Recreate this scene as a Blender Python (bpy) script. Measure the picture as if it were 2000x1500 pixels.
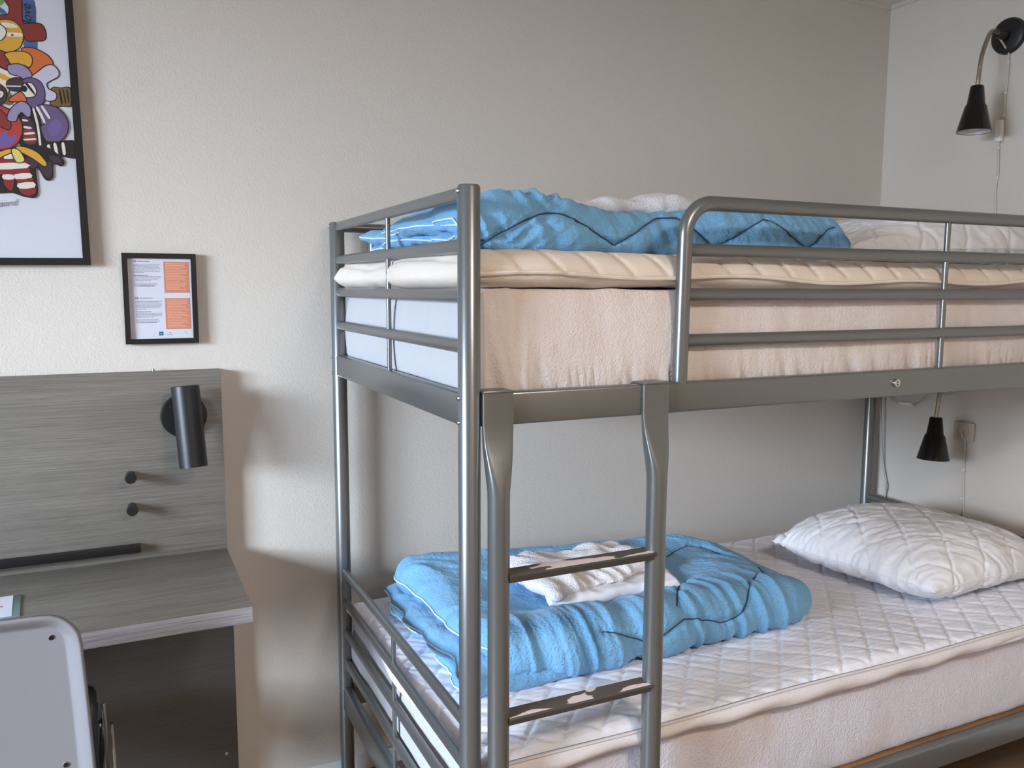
import bpy, bmesh, math, random
import numpy as np
from mathutils import Vector, Matrix
from mathutils.bvhtree import BVHTree

# ------------------------------------------------------------ clear
for o in list(bpy.data.objects):
    bpy.data.objects.remove(o, do_unlink=True)
SC = bpy.context.scene
COL = SC.collection

# ------------------------------------------------------------ camera, world, light, exposure
def set_camera():
    yaw, pitch, roll = math.radians(25.3928), math.radians(6.6438), math.radians(-0.1844)
    cy, sy, cp, sp = math.cos(yaw), math.sin(yaw), math.cos(pitch), math.sin(pitch)
    f = Vector((sy*cp, cy*cp, -sp)); r = Vector((cy, -sy, 0)); d = f.cross(r)
    cr, sr = math.cos(roll), math.sin(roll)
    R = r*cr + d*sr; D = -r*sr + d*cr
    cam = bpy.data.cameras.new('camera'); cam.sensor_width = 36; cam.sensor_fit = 'HORIZONTAL'
    cam.lens = 1625.94/2000*36; cam.clip_start = 0.05
    o = bpy.data.objects.new('camera', cam); COL.objects.link(o)
    m = Matrix((R, -D, -f)).transposed().to_4x4()
    m.translation = Vector((-0.54107, -1.31081, 1.42102))
    o.matrix_world = m
    SC.camera = o
set_camera()

W = bpy.data.worlds.new('world'); SC.world = W; W.use_nodes = True
W.node_tree.nodes['Background'].inputs[0].default_value = (0.72, 0.84, 1.0, 1)
W.node_tree.nodes['Background'].inputs[1].default_value = 5.0

WIN = dict(x=-3.0, y0=-1.40, y1=0.20, z0=0.75, z1=2.02)     # window in the left wall
def area(name, loc, rot, sx, sy, power, col):
    l = bpy.data.lights.new(name, 'AREA'); l.shape = 'RECTANGLE'; l.size = sx; l.size_y = sy
    l.energy = power; l.color = col
    o = bpy.data.objects.new(name, l); COL.objects.link(o); o.location = loc; o.rotation_euler = rot
    return o
area('window_daylight', (WIN['x']-1.9, -1.65, 2.50),
     Vector((-1.9, -1.05, .95)).to_track_quat('Z', 'Y').to_euler(), 2.2, 2.0, 640, (0.69, 0.83, 1.0))
# warm fill light added behind the camera, from no known lamp
area('added_fill_light', (0.35, -1.75, 2.33), (0, 0, 0), 0.34, 0.34, 17, (1.0, 0.88, 0.76))

SC.view_settings.view_transform = 'Standard'; SC.view_settings.look = 'None'
SC.view_settings.gamma = 1; SC.view_settings.use_curve_mapping = False
SC.view_settings.exposure = 1.0

# ------------------------------------------------------------ materials
def lin(c):
    return tuple((x/12.92 if x <= 0.04045 else ((x+0.055)/1.055)**2.4) for x in [v/255 for v in c]) + (1,)
MATS = {}
def mat(name, rgb, rough=0.6, metal=0.0, bumps=(), var=None, coat=0, sheen=0, spec=None, stretch=None, trans=0):
    """bumps: list of (scale xyz, detail, strength, distance); var: (rgb2, scale xyz, lo, hi)"""
    m = bpy.data.materials.new(name); m.use_nodes = True
    nt = m.node_tree; N = nt.nodes; L = nt.links
    b = N['Principled BSDF']
    b.inputs['Base Color'].default_value = lin(rgb); b.inputs['Roughness'].default_value = rough
    b.inputs['Metallic'].default_value = metal
    if coat: b.inputs['Coat Weight'].default_value = coat
    if sheen: b.inputs['Sheen Weight'].default_value = sheen
    if trans: b.inputs['Transmission Weight'].default_value = trans
    if spec is not None: b.inputs['Specular IOR Level'].default_value = spec
    tc = N.new('ShaderNodeTexCoord')
    def noise(scale, detail):
        mp = N.new('ShaderNodeMapping'); mp.inputs['Scale'].default_value = scale
        L.new(tc.outputs['Object'], mp.inputs['Vector'])
        n = N.new('ShaderNodeTexNoise'); n.inputs['Scale'].default_value = 1; n.inputs['Detail'].default_value = detail
        L.new(mp.outputs[0], n.inputs['Vector']); return n
    prev = None
    for sc, det, st, dist in bumps:
        n = noise(sc, det)
        bp = N.new('ShaderNodeBump'); bp.inputs['Strength'].default_value = st; bp.inputs['Distance'].default_value = dist
        L.new(n.outputs[0], bp.inputs['Height'])
        if prev: L.new(prev.outputs[0], bp.inputs['Normal'])
        prev = bp
    if prev: L.new(prev.outputs[0], b.inputs['Normal'])
    if var:
        n = noise(var[1], 5)
        r = N.new('ShaderNodeMapRange'); r.inputs['From Min'].default_value = var[2]; r.inputs['From Max'].default_value = var[3]
        L.new(n.outputs[0], r.inputs['Value'])
        mx = N.new('ShaderNodeMix'); mx.data_type = 'RGBA'
        mx.inputs[6].default_value = lin(rgb); mx.inputs[7].default_value = lin(var[0])
        L.new(r.outputs[0], mx.inputs[0]); L.new(mx.outputs[2], b.inputs['Base Color'])
    MATS[name] = m
    return m

WALL = mat('painted_wallpaper', (217, 209, 199), 0.85, bumps=[((230, 230, 230), 2, 0.55, 0.0018)])
WALLB = mat('beige_paint', (205, 188, 164), 0.85)
CEIL = mat('ceiling_paint', (225, 222, 216), 0.9)
FLOOR = mat('brown_floor', (146, 120, 96), 0.5, var=((122, 98, 76), (3, 40, 3), 0.3, 0.7))
WHITE = mat('white_paint', (232, 232, 230), 0.4)
METAL = mat('silver_grey_lacquer', (126, 128, 128), 0.30, 0.66, bumps=[((900, 900, 900), 2, 0.12, 0.0005)])
STEEL = mat('bright_steel', (200, 200, 198), 0.22, 1.0)
CHROME = mat('brushed_gooseneck_steel', (176, 166, 150), 0.28, 1.0, bumps=[((1, 1, 900), 0, 0.6, 0.001)])
DARKM = mat('dark_grey_tread', (84, 80, 77), 0.45, 0.2)
BLACK = mat('matt_black', (24, 24, 26), 0.42)
BLACKG = mat('gloss_black', (14, 14, 16), 0.2)
BLACKF = mat('black_frame', (20, 19, 19), 0.45)
FLEECE = mat('white_fleece', (222, 214, 212), 0.95, sheen=0.3,
             bumps=[((14, 14, 5), 3, 0.35, 0.02), ((230, 230, 230), 4, 0.55, 0.004)], var=((216, 203, 195), (6, 6, 6), 0.45, 0.75))
FLEECEL = mat('lavender_white_fleece', (214, 211, 222), 0.95, sheen=0.3,
             bumps=[((14, 14, 5), 3, 0.35, 0.02), ((200, 200, 200), 4, 0.7, 0.005)], var=((208, 197, 192), (4, 4, 7), 0.5, 0.8))
SHEET = mat('white_sheet', (192, 192, 196), 0.85, bumps=[((12, 6, 12), 4, 0.35, 0.02)])
QUILT = mat('quilted_cotton', (236, 236, 244), 0.9, bumps=[((22, 90, 60), 3, 0.55, 0.006), ((400, 400, 400), 2, 0.15, 0.001)])
QUILTU = mat('cream_quilted_cotton', (226, 214, 203), 0.9, bumps=[((9, 40, 40), 3, 0.35, 0.006)])
BINDC = mat('cream_binding', (222, 218, 220), 0.9, bumps=[((160, 160, 160), 3, 0.4, 0.003)])
PILLOW = mat('white_pillow_cotton', (232, 232, 236), 0.85, bumps=[((30, 12, 30), 4, 0.4, 0.008)])
def blue_mat():
    m = mat('blue_seersucker', (116, 174, 218), 0.8, sheen=0.15,
            bumps=[((40, 16, 30), 3, 0.55, 0.012), ((130, 320, 200), 3, 0.9, 0.004)])
    return m
BLUE = blue_mat()
PIPE = mat('white_piping', (214, 230, 240), 0.8)
SEAM = mat('groove_shaded_stitching', (46, 74, 112), 0.8)  # duvet stitching, with the shadow of its groove painted into the navy
TOWEL = mat('white_terry', (234, 230, 234), 1.0, sheen=0.3, bumps=[((240, 240, 240), 4, 0.9, 0.006), ((14, 14, 14), 3, 0.3, 0.01)])
LINEN = mat('white_linen', (232, 232, 240), 0.85, bumps=[((25, 14, 25), 4, 0.4, 0.006)])
GLASS = bpy.data.materials.new('window_glass'); GLASS.use_nodes = True
_n = GLASS.node_tree.nodes; _l = GLASS.node_tree.links
_t = _n.new('ShaderNodeBsdfTransparent'); _g = _n.new('ShaderNodeBsdfGlossy'); _g.inputs['Roughness'].default_value = 0.02
_f = _n.new('ShaderNodeFresnel'); _x = _n.new('ShaderNodeMixShader')
_l.new(_f.outputs[0], _x.inputs[0]); _l.new(_t.outputs[0], _x.inputs[1]); _l.new(_g.outputs[0], _x.inputs[2]); _l.new(_x.outputs[0], _n['Material Output'].inputs['Surface'])
PAPER = mat('print_paper', (208, 209, 217), 0.35)
PAPERW = mat('letter_paper', (214, 213, 226), 0.4)
INKG = mat('grey_ink', (128, 128, 140), 0.6)
INKD = mat('dark_ink', (84, 82, 92), 0.6)
INKR = mat('red_ink', (150, 70, 84), 0.6)
ORANGE = mat('orange_print', (206, 134, 108), 0.6)
ORANGL = mat('pale_orange_print', (238, 178, 148), 0.6)
TEAL = mat('teal_print', (36, 104, 140), 0.6)
PLASTW = mat('white_plastic', (228, 226, 222), 0.35)
SOCKET = mat('cream_plastic', (196, 184, 168), 0.4)
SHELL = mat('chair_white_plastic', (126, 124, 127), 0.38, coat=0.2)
CORD = mat('white_cord', (205, 202, 192), 0.5)
SLATW = mat('brown_wood', (150, 112, 78), 0.6, var=((120, 86, 58), (3, 60, 60), 0.3, 0.7))
GREENG = mat('teal_acrylic', (120, 150, 150), 0.2)
SEATB = mat('black_seat', (22, 22, 24), 0.5)

def laminate(name, c1, c2, bumpy=0.1):
    m = bpy.data.materials.new(name); m.use_nodes = True
    nt = m.node_tree; N = nt.nodes; L = nt.links; b = N['Principled BSDF']
    b.inputs['Roughness'].default_value = 0.5
    tc = N.new('ShaderNodeTexCoord'); mp = N.new('ShaderNodeMapping'); mp.inputs['Scale'].default_value = (7, 260, 520)
    L.new(tc.outputs['Object'], mp.inputs[0])
    n = N.new('ShaderNodeTexNoise'); n.inputs['Scale'].default_value = 1; n.inputs['Detail'].default_value = 6; n.inputs['Roughness'].default_value = 0.7
    L.new(mp.outputs[0], n.inputs['Vector'])
    mp2 = N.new('ShaderNodeMapping'); mp2.inputs['Scale'].default_value = (1.5, 14, 22); L.new(tc.outputs['Object'], mp2.inputs[0])
    n2 = N.new('ShaderNodeTexNoise'); n2.inputs['Scale'].default_value = 1; n2.inputs['Detail'].default_value = 3
    L.new(mp2.outputs[0], n2.inputs['Vector'])
    ad = N.new('ShaderNodeMath'); ad.operation = 'MULTIPLY_ADD'; ad.inputs[1].default_value = 0.28
    L.new(n2.outputs[0], ad.inputs[0]); L.new(n.outputs[0], ad.inputs[2])
    r = N.new('ShaderNodeValToRGB'); r.color_ramp.elements[0].position = 0.46; r.color_ramp.elements[1].position = 0.84
    r.color_ramp.elements[0].color = lin(c1); r.color_ramp.elements[1].color = lin(c2)
    L.new(ad.outputs[0], r.inputs[0]); L.new(r.outputs[0], b.inputs['Base Color'])
    bp = N.new('ShaderNodeBump'); bp.inputs['Strength'].default_value = bumpy; bp.inputs['Distance'].default_value = 0.001
    L.new(n.outputs[0], bp.inputs['Height']); L.new(bp.outputs[0], b.inputs['Normal'])
    return m
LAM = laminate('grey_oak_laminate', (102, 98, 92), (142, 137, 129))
LAM_LIT = laminate('grey_oak_lit_edge', (112, 110, 112), (176, 175, 180), 0.3)  # paler desk laminate: window light on the front edge painted in
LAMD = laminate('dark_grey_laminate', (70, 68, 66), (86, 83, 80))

def worn_mat():
    """dark tread paint with the coat worn through to pale primer in long patches"""
    m = bpy.data.materials.new('worn_tread_paint'); m.use_nodes = True
    nt = m.node_tree; N = nt.nodes; L = nt.links; b = N['Principled BSDF']; b.inputs['Roughness'].default_value = 0.5
    tc = N.new('ShaderNodeTexCoord'); mp = N.new('ShaderNodeMapping'); mp.inputs['Scale'].default_value = (9, 26, 3.1)
    L.new(tc.outputs['Object'], mp.inputs[0])
    n = N.new('ShaderNodeTexNoise'); n.inputs['Scale'].default_value = 1; n.inputs['Detail'].default_value = 4; n.inputs['Roughness'].default_value = 0.45
    L.new(mp.outputs[0], n.inputs['Vector'])
    r = N.new('ShaderNodeValToRGB'); r.color_ramp.interpolation = 'CONSTANT'
    r.color_ramp.elements[0].color = lin((92, 84, 78)); r.color_ramp.elements[1].position = 0.505
    r.color_ramp.elements[1].color = lin((232, 216, 212))
    L.new(n.outputs[0], r.inputs[0]); L.new(r.outputs[0], b.inputs['Base Color'])
    return m
WORN = worn_mat()

# ------------------------------------------------------------ noise
def _hash(i, j, k, s):
    n = (i*374761393 + j*668265263 + k*1274126177 + s*974711) & 0xFFFFFFFF
    n = ((n ^ (n >> 13))*1103515245) & 0xFFFFFFFF
    n = ((n ^ (n >> 15))*2246822519) & 0xFFFFFFFF
    return ((n >> 8) & 0xFFFF)/32767.5 - 1
def vnoise(P, sc, seed=0):
    """value noise in -1..1 at the points P (n,3), frequencies sc (3)"""
    Q = np.asarray(P)*np.asarray(sc); I = np.floor(Q).astype(np.int64); F = Q-I; F = F*F*(3-2*F)
    out = 0
    for a in (0, 1):
        for b in (0, 1):
            for c in (0, 1):
                w = (F[:, 0] if a else 1-F[:, 0])*(F[:, 1] if b else 1-F[:, 1])*(F[:, 2] if c else 1-F[:, 2])
                out = out + w*_hash(I[:, 0]+a, I[:, 1]+b, I[:, 2]+c, seed)
    return out
def fbm(P, sc, seed=0, octs=3):
    sc = np.asarray(sc, float); o = 0; a = 1
    for i in range(octs):
        o = o + a*vnoise(P, sc*2**i, seed+i*17); a *= .5
    return o

# ------------------------------------------------------------ object plumbing
OFF = {}
def tag(o, label=None, cat=None, group=None, kind=None):
    if label: o['label'] = label
    if cat: o['category'] = cat
    if group: o['group'] = group
    if kind: o['kind'] = kind
    return o
def thing(name, label, cat, loc, group=None):
    o = bpy.data.objects.new(name, None); COL.objects.link(o); o.location = loc; o.empty_display_size = 0.05
    OFF[o.name] = Vector(loc)
    return tag(o, label, cat, group)

class MB:
    def __init__(s): s.v = []; s.f = []; s.m = []; s.sm = []
    def add(s, v, f, mi=0, smooth=True):
        b = len(s.v); s.v += [tuple(p) for p in v]
        for q in f: s.f.append(tuple(i+b for i in q)); s.m.append(mi); s.sm.append(smooth)
        return s
    def box(s, x0, x1, y0, y1, z0, z1, bev=0, mi=0, rot=None, seg=2):
        bm = bmesh.new()
        bmesh.ops.create_cube(bm, size=1)
        c = Vector(((x0+x1)/2, (y0+y1)/2, (z0+z1)/2)); d = (x1-x0, y1-y0, z1-z0)
        for v in bm.verts: v.co = Vector((v.co[0]*d[0], v.co[1]*d[1], v.co[2]*d[2]))
        if bev: bmesh.ops.bevel(bm, geom=bm.edges[:], offset=bev, segments=seg, affect='EDGES', profile=0.5)
        M = rot if rot else Matrix.Identity(3)
        bm.verts.index_update()
        s.add([M @ v.co + c for v in bm.verts], [[v.index for v in f.verts] for f in bm.faces], mi, bool(bev))
        bm.free(); return s
    def tube(s, pts, r, seg=16, cap=True, mi=0, up=None, sec=None, closed=False):
        """sweep; r number or list; sec: optional list of (a,b) unit section"""
        P = [Vector(p) for p in pts]; n = len(P)
        T = []
        for i in range(n):
            if closed: t = P[(i+1) % n]-P[i-1]
            else: t = (P[min(i+1, n-1)]-P[max(i-1, 0)])
            T.append(t.normalized())
        u = Vector(up) if up else (Vector((0, 0, 1)) if abs(T[0].z) < 0.9 else Vector((1, 0, 0)))
        N0 = (u - T[0]*u.dot(T[0])).normalized()
        rings = []
        S = sec or [(math.cos(2*math.pi*k/seg), math.sin(2*math.pi*k/seg)) for k in range(seg)]
        for i in range(n):
            N0 = (N0 - T[i]*N0.dot(T[i])).normalized(); B = T[i].cross(N0)
            rr = r[i] if isinstance(r, (list, tuple)) else r
            rings.append([P[i] + N0*(a*rr) + B*(b*rr) for a, b in S])
        k = len(S); V = [p for g in rings for p in g]; F = []
        m = n if closed else n-1
        for i in range(m):
            for j in range(k):
                a = i*k+j; b = i*k+(j+1) % k; c = ((i+1) % n)*k+(j+1) % k; d = ((i+1) % n)*k+j
                F.append((a, b, c, d))
        s.add(V, F, mi, True)
        if cap and not closed:
            s.add(rings[0], [tuple(range(k))[::-1]], mi, False); s.add(rings[-1], [tuple(range(k))], mi, False)
        return s
    def lathe(s, prof, c, axis=(0, 0, 1), seg=32, mi=0, cap=(False, False)):
        ax = Vector(axis).normalized(); u = Vector((1, 0, 0)) if abs(ax.x) < 0.9 else Vector((0, 1, 0))
        a = (u-ax*u.dot(ax)).normalized(); b = ax.cross(a); c = Vector(c)
        V = []; F = []
        for r, h in prof:
            for k in range(seg):
                t = 2*math.pi*k/seg; V.append(c + ax*h + a*(r*math.cos(t)) + b*(r*math.sin(t)))
        for i in range(len(prof)-1):
            for k in range(seg):
                F.append((i*seg+k, i*seg+(k+1) % seg, (i+1)*seg+(k+1) % seg, (i+1)*seg+k))
        if cap[0]: F.append(tuple(range(seg))[::-1])
        if cap[1]: F.append(tuple((len(prof)-1)*seg+k for k in range(seg)))
        return s.add(V, F, mi, True)
    def mesh(s, name, mats, off):
        me = bpy.data.meshes.new(name)
        me.from_pydata([tuple(Vector(p)-off) for p in s.v], [], s.f); me.validate(clean_customdata=False)
        for m in (mats if isinstance(mats, (list, tuple)) else [mats]): me.materials.append(m)
        if len(me.polygons) == len(s.f):
            me.polygons.foreach_set('material_index', s.m); me.polygons.foreach_set('use_smooth', s.sm)
        me.update(); return me
    def part(s, name, mats, parent, label=None, auto=True, flip=False):
        off = OFF[parent.name]; me = s.mesh(name, mats, off)
        fixn(me)
        o = bpy.data.objects.new(name, me); COL.objects.link(o); o.parent = parent; OFF[o.name] = off
        if auto: crease(me)
        if label: o['label'] = label
        return o
    def top(s, name, mats, loc, label=None, cat=None, group=None, kind=None, auto=True):
        off = Vector(loc); me = s.mesh(name, mats, off); fixn(me)
        o = bpy.data.objects.new(name, me); COL.objects.link(o); o.location = off; OFF[o.name] = off
        if auto: crease(me)
        return tag(o, label, cat, group, kind)
def fixn(me):
    bm = bmesh.new(); bm.from_mesh(me); bmesh.ops.remove_doubles(bm, verts=bm.verts[:], dist=1e-6)
    bmesh.ops.recalc_face_normals(bm, faces=bm.faces[:]); bm.to_mesh(me); bm.free(); me.update()
def crease(me, deg=40):
    bm = bmesh.new(); bm.from_mesh(me)
    for e in bm.edges:
        if len(e.link_faces) == 2 and e.calc_face_angle(0) > math.radians(deg): e.smooth = False
    bm.to_mesh(me); bm.free(); me.update()

def arc(c, r, a0, a1, n, plane='xz', fixed=0):
    o = []
    for i in range(n+1):
        t = math.radians(a0+(a1-a0)*i/n); p = (c[0]+r*math.cos(t), c[1]+r*math.sin(t))
        o.append((p[0], fixed, p[1]) if plane == 'xz' else (fixed, p[0], p[1]))
    return o
def spline(pts, n=8, closed=False):
    P = [Vector(p) for p in pts]; out = []; m = len(P)
    for i in range(m if closed else m-1):
        if closed: a, b, c, d = P[i-1], P[i], P[(i+1) % m], P[(i+2) % m]
        else: a, b, c, d = P[max(i-1, 0)], P[i], P[i+1], P[min(i+2, m-1)]
        for k in range(n):
            t = k/n
            out.append(0.5*((2*b)+(c-a)*t+(2*a-5*b+4*c-d)*t*t+(3*b-a-3*c+d)*t**3))
    if not closed: out.append(P[-1])
    return out

# ------------------------------------------------------------ soft slabs (mattresses, duvets, pillows, towels)
def axis_samples(L, R, h):
    R = min(R, L*0.49)
    e = [R*(1-math.cos(t)) for t in np.linspace(0, math.pi/2, max(9, int(R*1.6/h)+1))]
    mid = np.linspace(R, L-R, max(3, int((L-2*R)/h)+1))
    return np.array(e[:-1]+list(mid)+[L-x for x in e[:-1]][::-1])
class Slab:
    """closed puffy sheet. corners: xy of the 4 corners; zb, zt: bottom/top height functions; R: edge radii (x0,x1,y0,y1)"""
    def __init__(s, corners, zb, zt, R=(.05, .05, .05, .05), h=.01, mid=.5, edge=None, rc=0.0):
        c = [np.array(q, float) for q in corners]
        LX = (np.linalg.norm(c[1]-c[0])+np.linalg.norm(c[2]-c[3]))/2; LY = (np.linalg.norm(c[3]-c[0])+np.linalg.norm(c[2]-c[1]))/2
        a = axis_samples(LX, max(R[0], R[1]), h); b = axis_samples(LY, max(R[2], R[3]), h)
        A, B = np.meshgrid(a, b, indexing='ij'); u = A/LX; v = B/LY
        def E(d, r): 
            q = np.clip(d/max(r, 1e-6), 0, 1); return np.sqrt(np.clip(1-(1-q)**2, 0, 1))
        e = E(A, R[0])*E(LX-A, R[1])*E(B, R[2])*E(LY-B, R[3])
        if rc:
            su, sv = 2*u-1, 2*v-1
            u2 = su*(1-rc*sv**4*np.abs(su)**3); v2 = sv*(1-rc*su**4*np.abs(sv)**3); u, v = (u2+1)/2, (v2+1)/2
        X = (c[0][0]*(1-u)*(1-v)+c[1][0]*u*(1-v)+c[2][0]*u*v+c[3][0]*(1-u)*v)
        Y = (c[0][1]*(1-u)*(1-v)+c[1][1]*u*(1-v)+c[2][1]*u*v+c[3][1]*(1-u)*v)
        if edge is not None: X, Y = edge(X, Y, u, v)
        ZB = zb(X, Y) if callable(zb) else np.full_like(X, zb)
        ZT = zt(X, Y) if callable(zt) else np.full_like(X, zt)
        M = ZB+(ZT-ZB)*mid
        s.T = np.stack([X, Y, M+(ZT-M)*e], -1); s.B = np.stack([X, Y, M-(M-ZB)*e], -1)
        s.u, s.v, s.n = u, v, X.shape
    def normals(s, G):
        du = np.gradient(G, axis=0); dv = np.gradient(G, axis=1); n = np.cross(du, dv)
        return n/(np.linalg.norm(n, axis=-1, keepdims=True)+1e-12)
    def displace(s, fn, both=True):
        """fn(P (n,3), N (n,3)) -> offset along the normal"""
        for G, sg in ((s.T, 1), (s.B, -1)):
            if sg < 0 and not both: continue
            N = s.normals(G)*sg
            d = fn(G.reshape(-1, 3), N.reshape(-1, 3)).reshape(s.n)
            if sg < 0:
                d[0, :] = 0; d[-1, :] = 0; d[:, 0] = 0; d[:, -1] = 0
            G += N*d[..., None]
        s.B[0], s.B[-1], s.B[:, 0], s.B[:, -1] = s.T[0], s.T[-1], s.T[:, 0], s.T[:, -1]
        return s
    def into(s, mb, mi=0):
        nu, nv = s.n; V = list(map(tuple, s.T.reshape(-1, 3))); idB = np.arange(nu*nv).reshape(nu, nv).copy()
        k = len(V)
        for i in range(1, nu-1):
            for j in range(1, nv-1):
                idB[i, j] = k; V.append(tuple(s.B[i, j])); k += 1
        F = []
        for i in range(nu-1):
            for j in range(nv-1):
                a = i*nv+j; F.append((a, a+nv, a+nv+1, a+1))
                F.append((idB[i, j], idB[i, j+1], idB[i+1, j+1], idB[i+1, j]))
        F = [tuple(int(q) for q in f) for f in F]
        mb.add(V, F, mi, True); return mb
def sdist(P, pts):
    """distance of the points P to a polyline"""
    D = np.full(len(P), 1e9); pts = [np.array(p, float) for p in pts]
    for a, b in zip(pts[:-1], pts[1:]):
        ab = b-a; t = np.clip(((P-a)@ab)/(ab@ab+1e-12), 0, 1); D = np.minimum(D, np.linalg.norm(P-(a+t[:, None]*ab), axis=1))
    return D
def densify(P, step=.004):
    out = []
    for a, b in zip(P[:-1], P[1:]):
        a, b = Vector(a), Vector(b); n = max(1, int((b-a).length/step))
        out += [a.lerp(b, i/n) for i in range(n)]
    return out+[Vector(P[-1])]
def cast(mb, pts, direction, lift=0.001):
    bv = BVHTree.FromPolygons([Vector(v) for v in mb.v], mb.f); d = Vector(direction).normalized(); out = []
    for p in pts:
        p = Vector(p); h = bv.ray_cast(p-d*0.6, d)
        if h[0] is not None: out.append(h[0]-d*lift)
    return out

# ============================================================ THE SETTING
YW, XW, XL, YF, H = 0.98, 2.08, WIN['x'], -2.7, 2.445
def struct(mb, name, m, label=None):
    o = mb.top(name, m, (0, 0, 0), kind='structure', auto=False)
    if label: o['label'] = label
    return o
struct(MB().box(XL-.2, XW+.1, YW, YW+.1, 0, H+.1), 'wall_back', WALL, 'off-white textured wall behind the bunk bed and desk')
struct(MB().box(XW, XW+.1, YF-.1, YW, 0, H+.1), 'wall_right', WALL, 'off-white wall at the head end of the bunk bed')
struct(MB().box(XL-.2, XW+.1, YF-.1, YF, 0, H), 'wall_front', WALLB)
w = MB(); x0, x1 = XL-.2, XL
w.box(x0, x1, YF, WIN['y0'], 0, H); w.box(x0, x1, WIN['y1'], YW, 0, H)
w.box(x0, x1, WIN['y0'], WIN['y1'], 0, WIN['z0']); w.box(x0, x1, WIN['y0'], WIN['y1'], WIN['z1'], H)
struct(w, 'wall_left', WALL)
struct(MB().box(XL-.2, XW+.1, YF-.1, YW+.1, -.1, 0), 'floor', FLOOR, 'dark brown floor under the bunk bed')
struct(MB().box(XL-.2, XW+.1, YF-.1, YW+.1, H, H+.1), 'ceiling', CEIL, 'pale ceiling just showing in the top right corner')
def cove(name, axis):
    prof = [(0, 0), (0, -.012), (.006, -.012), (.012, -.006), (.012, 0)]
    mb = MB()
    if axis == 'x':
        a = [(XL, YW-p[0], H+p[1]) for p in prof]; b = [(XW, YW-p[0], H+p[1]) for p in prof]
    else:
        a = [(XW-p[0], YF, H+p[1]) for p in prof]; b = [(XW-p[0], YW, H+p[1]) for p in prof]
    n = len(prof); mb.add(a+b, [(i, (i+1) % n, n+(i+1) % n, n+i) for i in range(n)], 0, False)
    struct(mb, name, WALL)
cove('trim_1', 'x'); cove('trim_2', 'y')
struct(MB().box(-.28, XW, YW-.012, YW, 0, .045, .002), 'baseboard_back', WHITE)
wf = MB(); a, b, c, d, X = WIN['y0'], WIN['y1'], WIN['z0'], WIN['z1'], XL-.06
for y0, y1, z0, z1 in ((a, b, c, c+.05), (a, b, d-.05, d), (a, a+.05, c, d), (b-.05, b, c, d), ((a+b)/2-.025, (a+b)/2+.025, c, d)):
    wf.box(X-.03, X+.03, y0, y1, z0, z1, .004)
win = struct(wf, 'window_1', WHITE)
MB().box(X-.003, X+.003, a+.04, b-.04, c+.04, d-.04).part('pane', GLASS, win)
MB().box(XL-.04, XL+.06, a-.03, b+.03, c-.03, c, .004).part('window_sill', WHITE, win)
# unseen round fixture, added to go with the warm fill light
cl = thing('added_fill_lamp', 'round fixture added behind the camera for the warm fill light', 'lamp', (.35, -1.75, H))
MB().lathe([(.20, 0), (.20, -.05), (.19, -.06), (.185, -.06), (.185, -.02), (0, -.02)], (.35, -1.75, H), seg=40).part('fill_lamp_rim', WHITE, cl)

# ============================================================ BUNK BED
L2, BW, PR = 2.015, 0.92, 0.0195
bed = thing('bunk_bed', 'silver-grey metal bunk bed with ladder standing against the back wall', 'bunk bed', (L2/2, BW/2, 0))
UZ = [1.5784, 1.4908, 1.4056, 1.3177]; LZ = [0.6328, 0.5489, 0.4600, 0.3711]
for x in (0, L2):
    for y in (0, BW):
        m = MB().lathe([(0, 0), (PR, 0), (PR, 1.586), (PR-.0025, 1.590), (0, 1.5905)], (x, y, 0), seg=32)
        p = m.part('post', METAL, bed)
        if x == 0:
            zs = ((1.579, 1.232, 1.190, .29, .24) if y == 0 else (1.579, 1.232, 1.19))
            for z in zs:
                MB().lathe([(0, .0025), (.003, .0025), (.0045, .001), (.0045, -.002)], (x-PR-.0005, y, z), (-1, 0, 0), 12).part('bolt', STEEL, p)
    for zs, (b0, b1) in ((UZ, (1.1814, 1.2384)), (LZ, (.235, .300))):
        for z in zs:
            sec = [(math.cos(t)*1.06, math.sin(t)*0.86) for t in np.linspace(0, 2*math.pi, 16, endpoint=False)]
            MB().tube([(x, PR-.004, z), (x, BW-PR+.004, z)], .0112, sec=sec).part('end_rail', METAL, bed)
        MB().tube([(x, BW/2, b1-.002), (x, BW/2, zs[0])], .0055, 12).part('spindle', METAL, bed)
        MB().box(x-.0125, x+.0125, PR-.004, BW-PR+.004, b0, b1, .005).part('end_beam', METAL, bed)
for y in (0, BW):
    for b0, b1 in ((1.1814, 1.2400), (.238, .300)):
        sb = MB().box(PR-.003, L2-PR+.003, y-.0125, y+.0125, b0, b1, .005, seg=3).part('side_beam', METAL, bed)
        if y == 0 and b0 > 1:
            MB().lathe([(0, .004), (.004, .004), (.005, .007), (.0085, .007), (.0095, .004), (.0095, 0)], (1.02, -.0125, 1.212), (0, -1, 0), 24).part('bolt', STEEL, sb, 'bright steel bolt head')
        if y == 0 and b0 < 1:
            MB().lathe([(0, .004), (.006, .004), (.007, 0)], (1.585, -.0125, .262), (0, -1, 0), 16).part('bolt', STEEL, sb)
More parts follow.
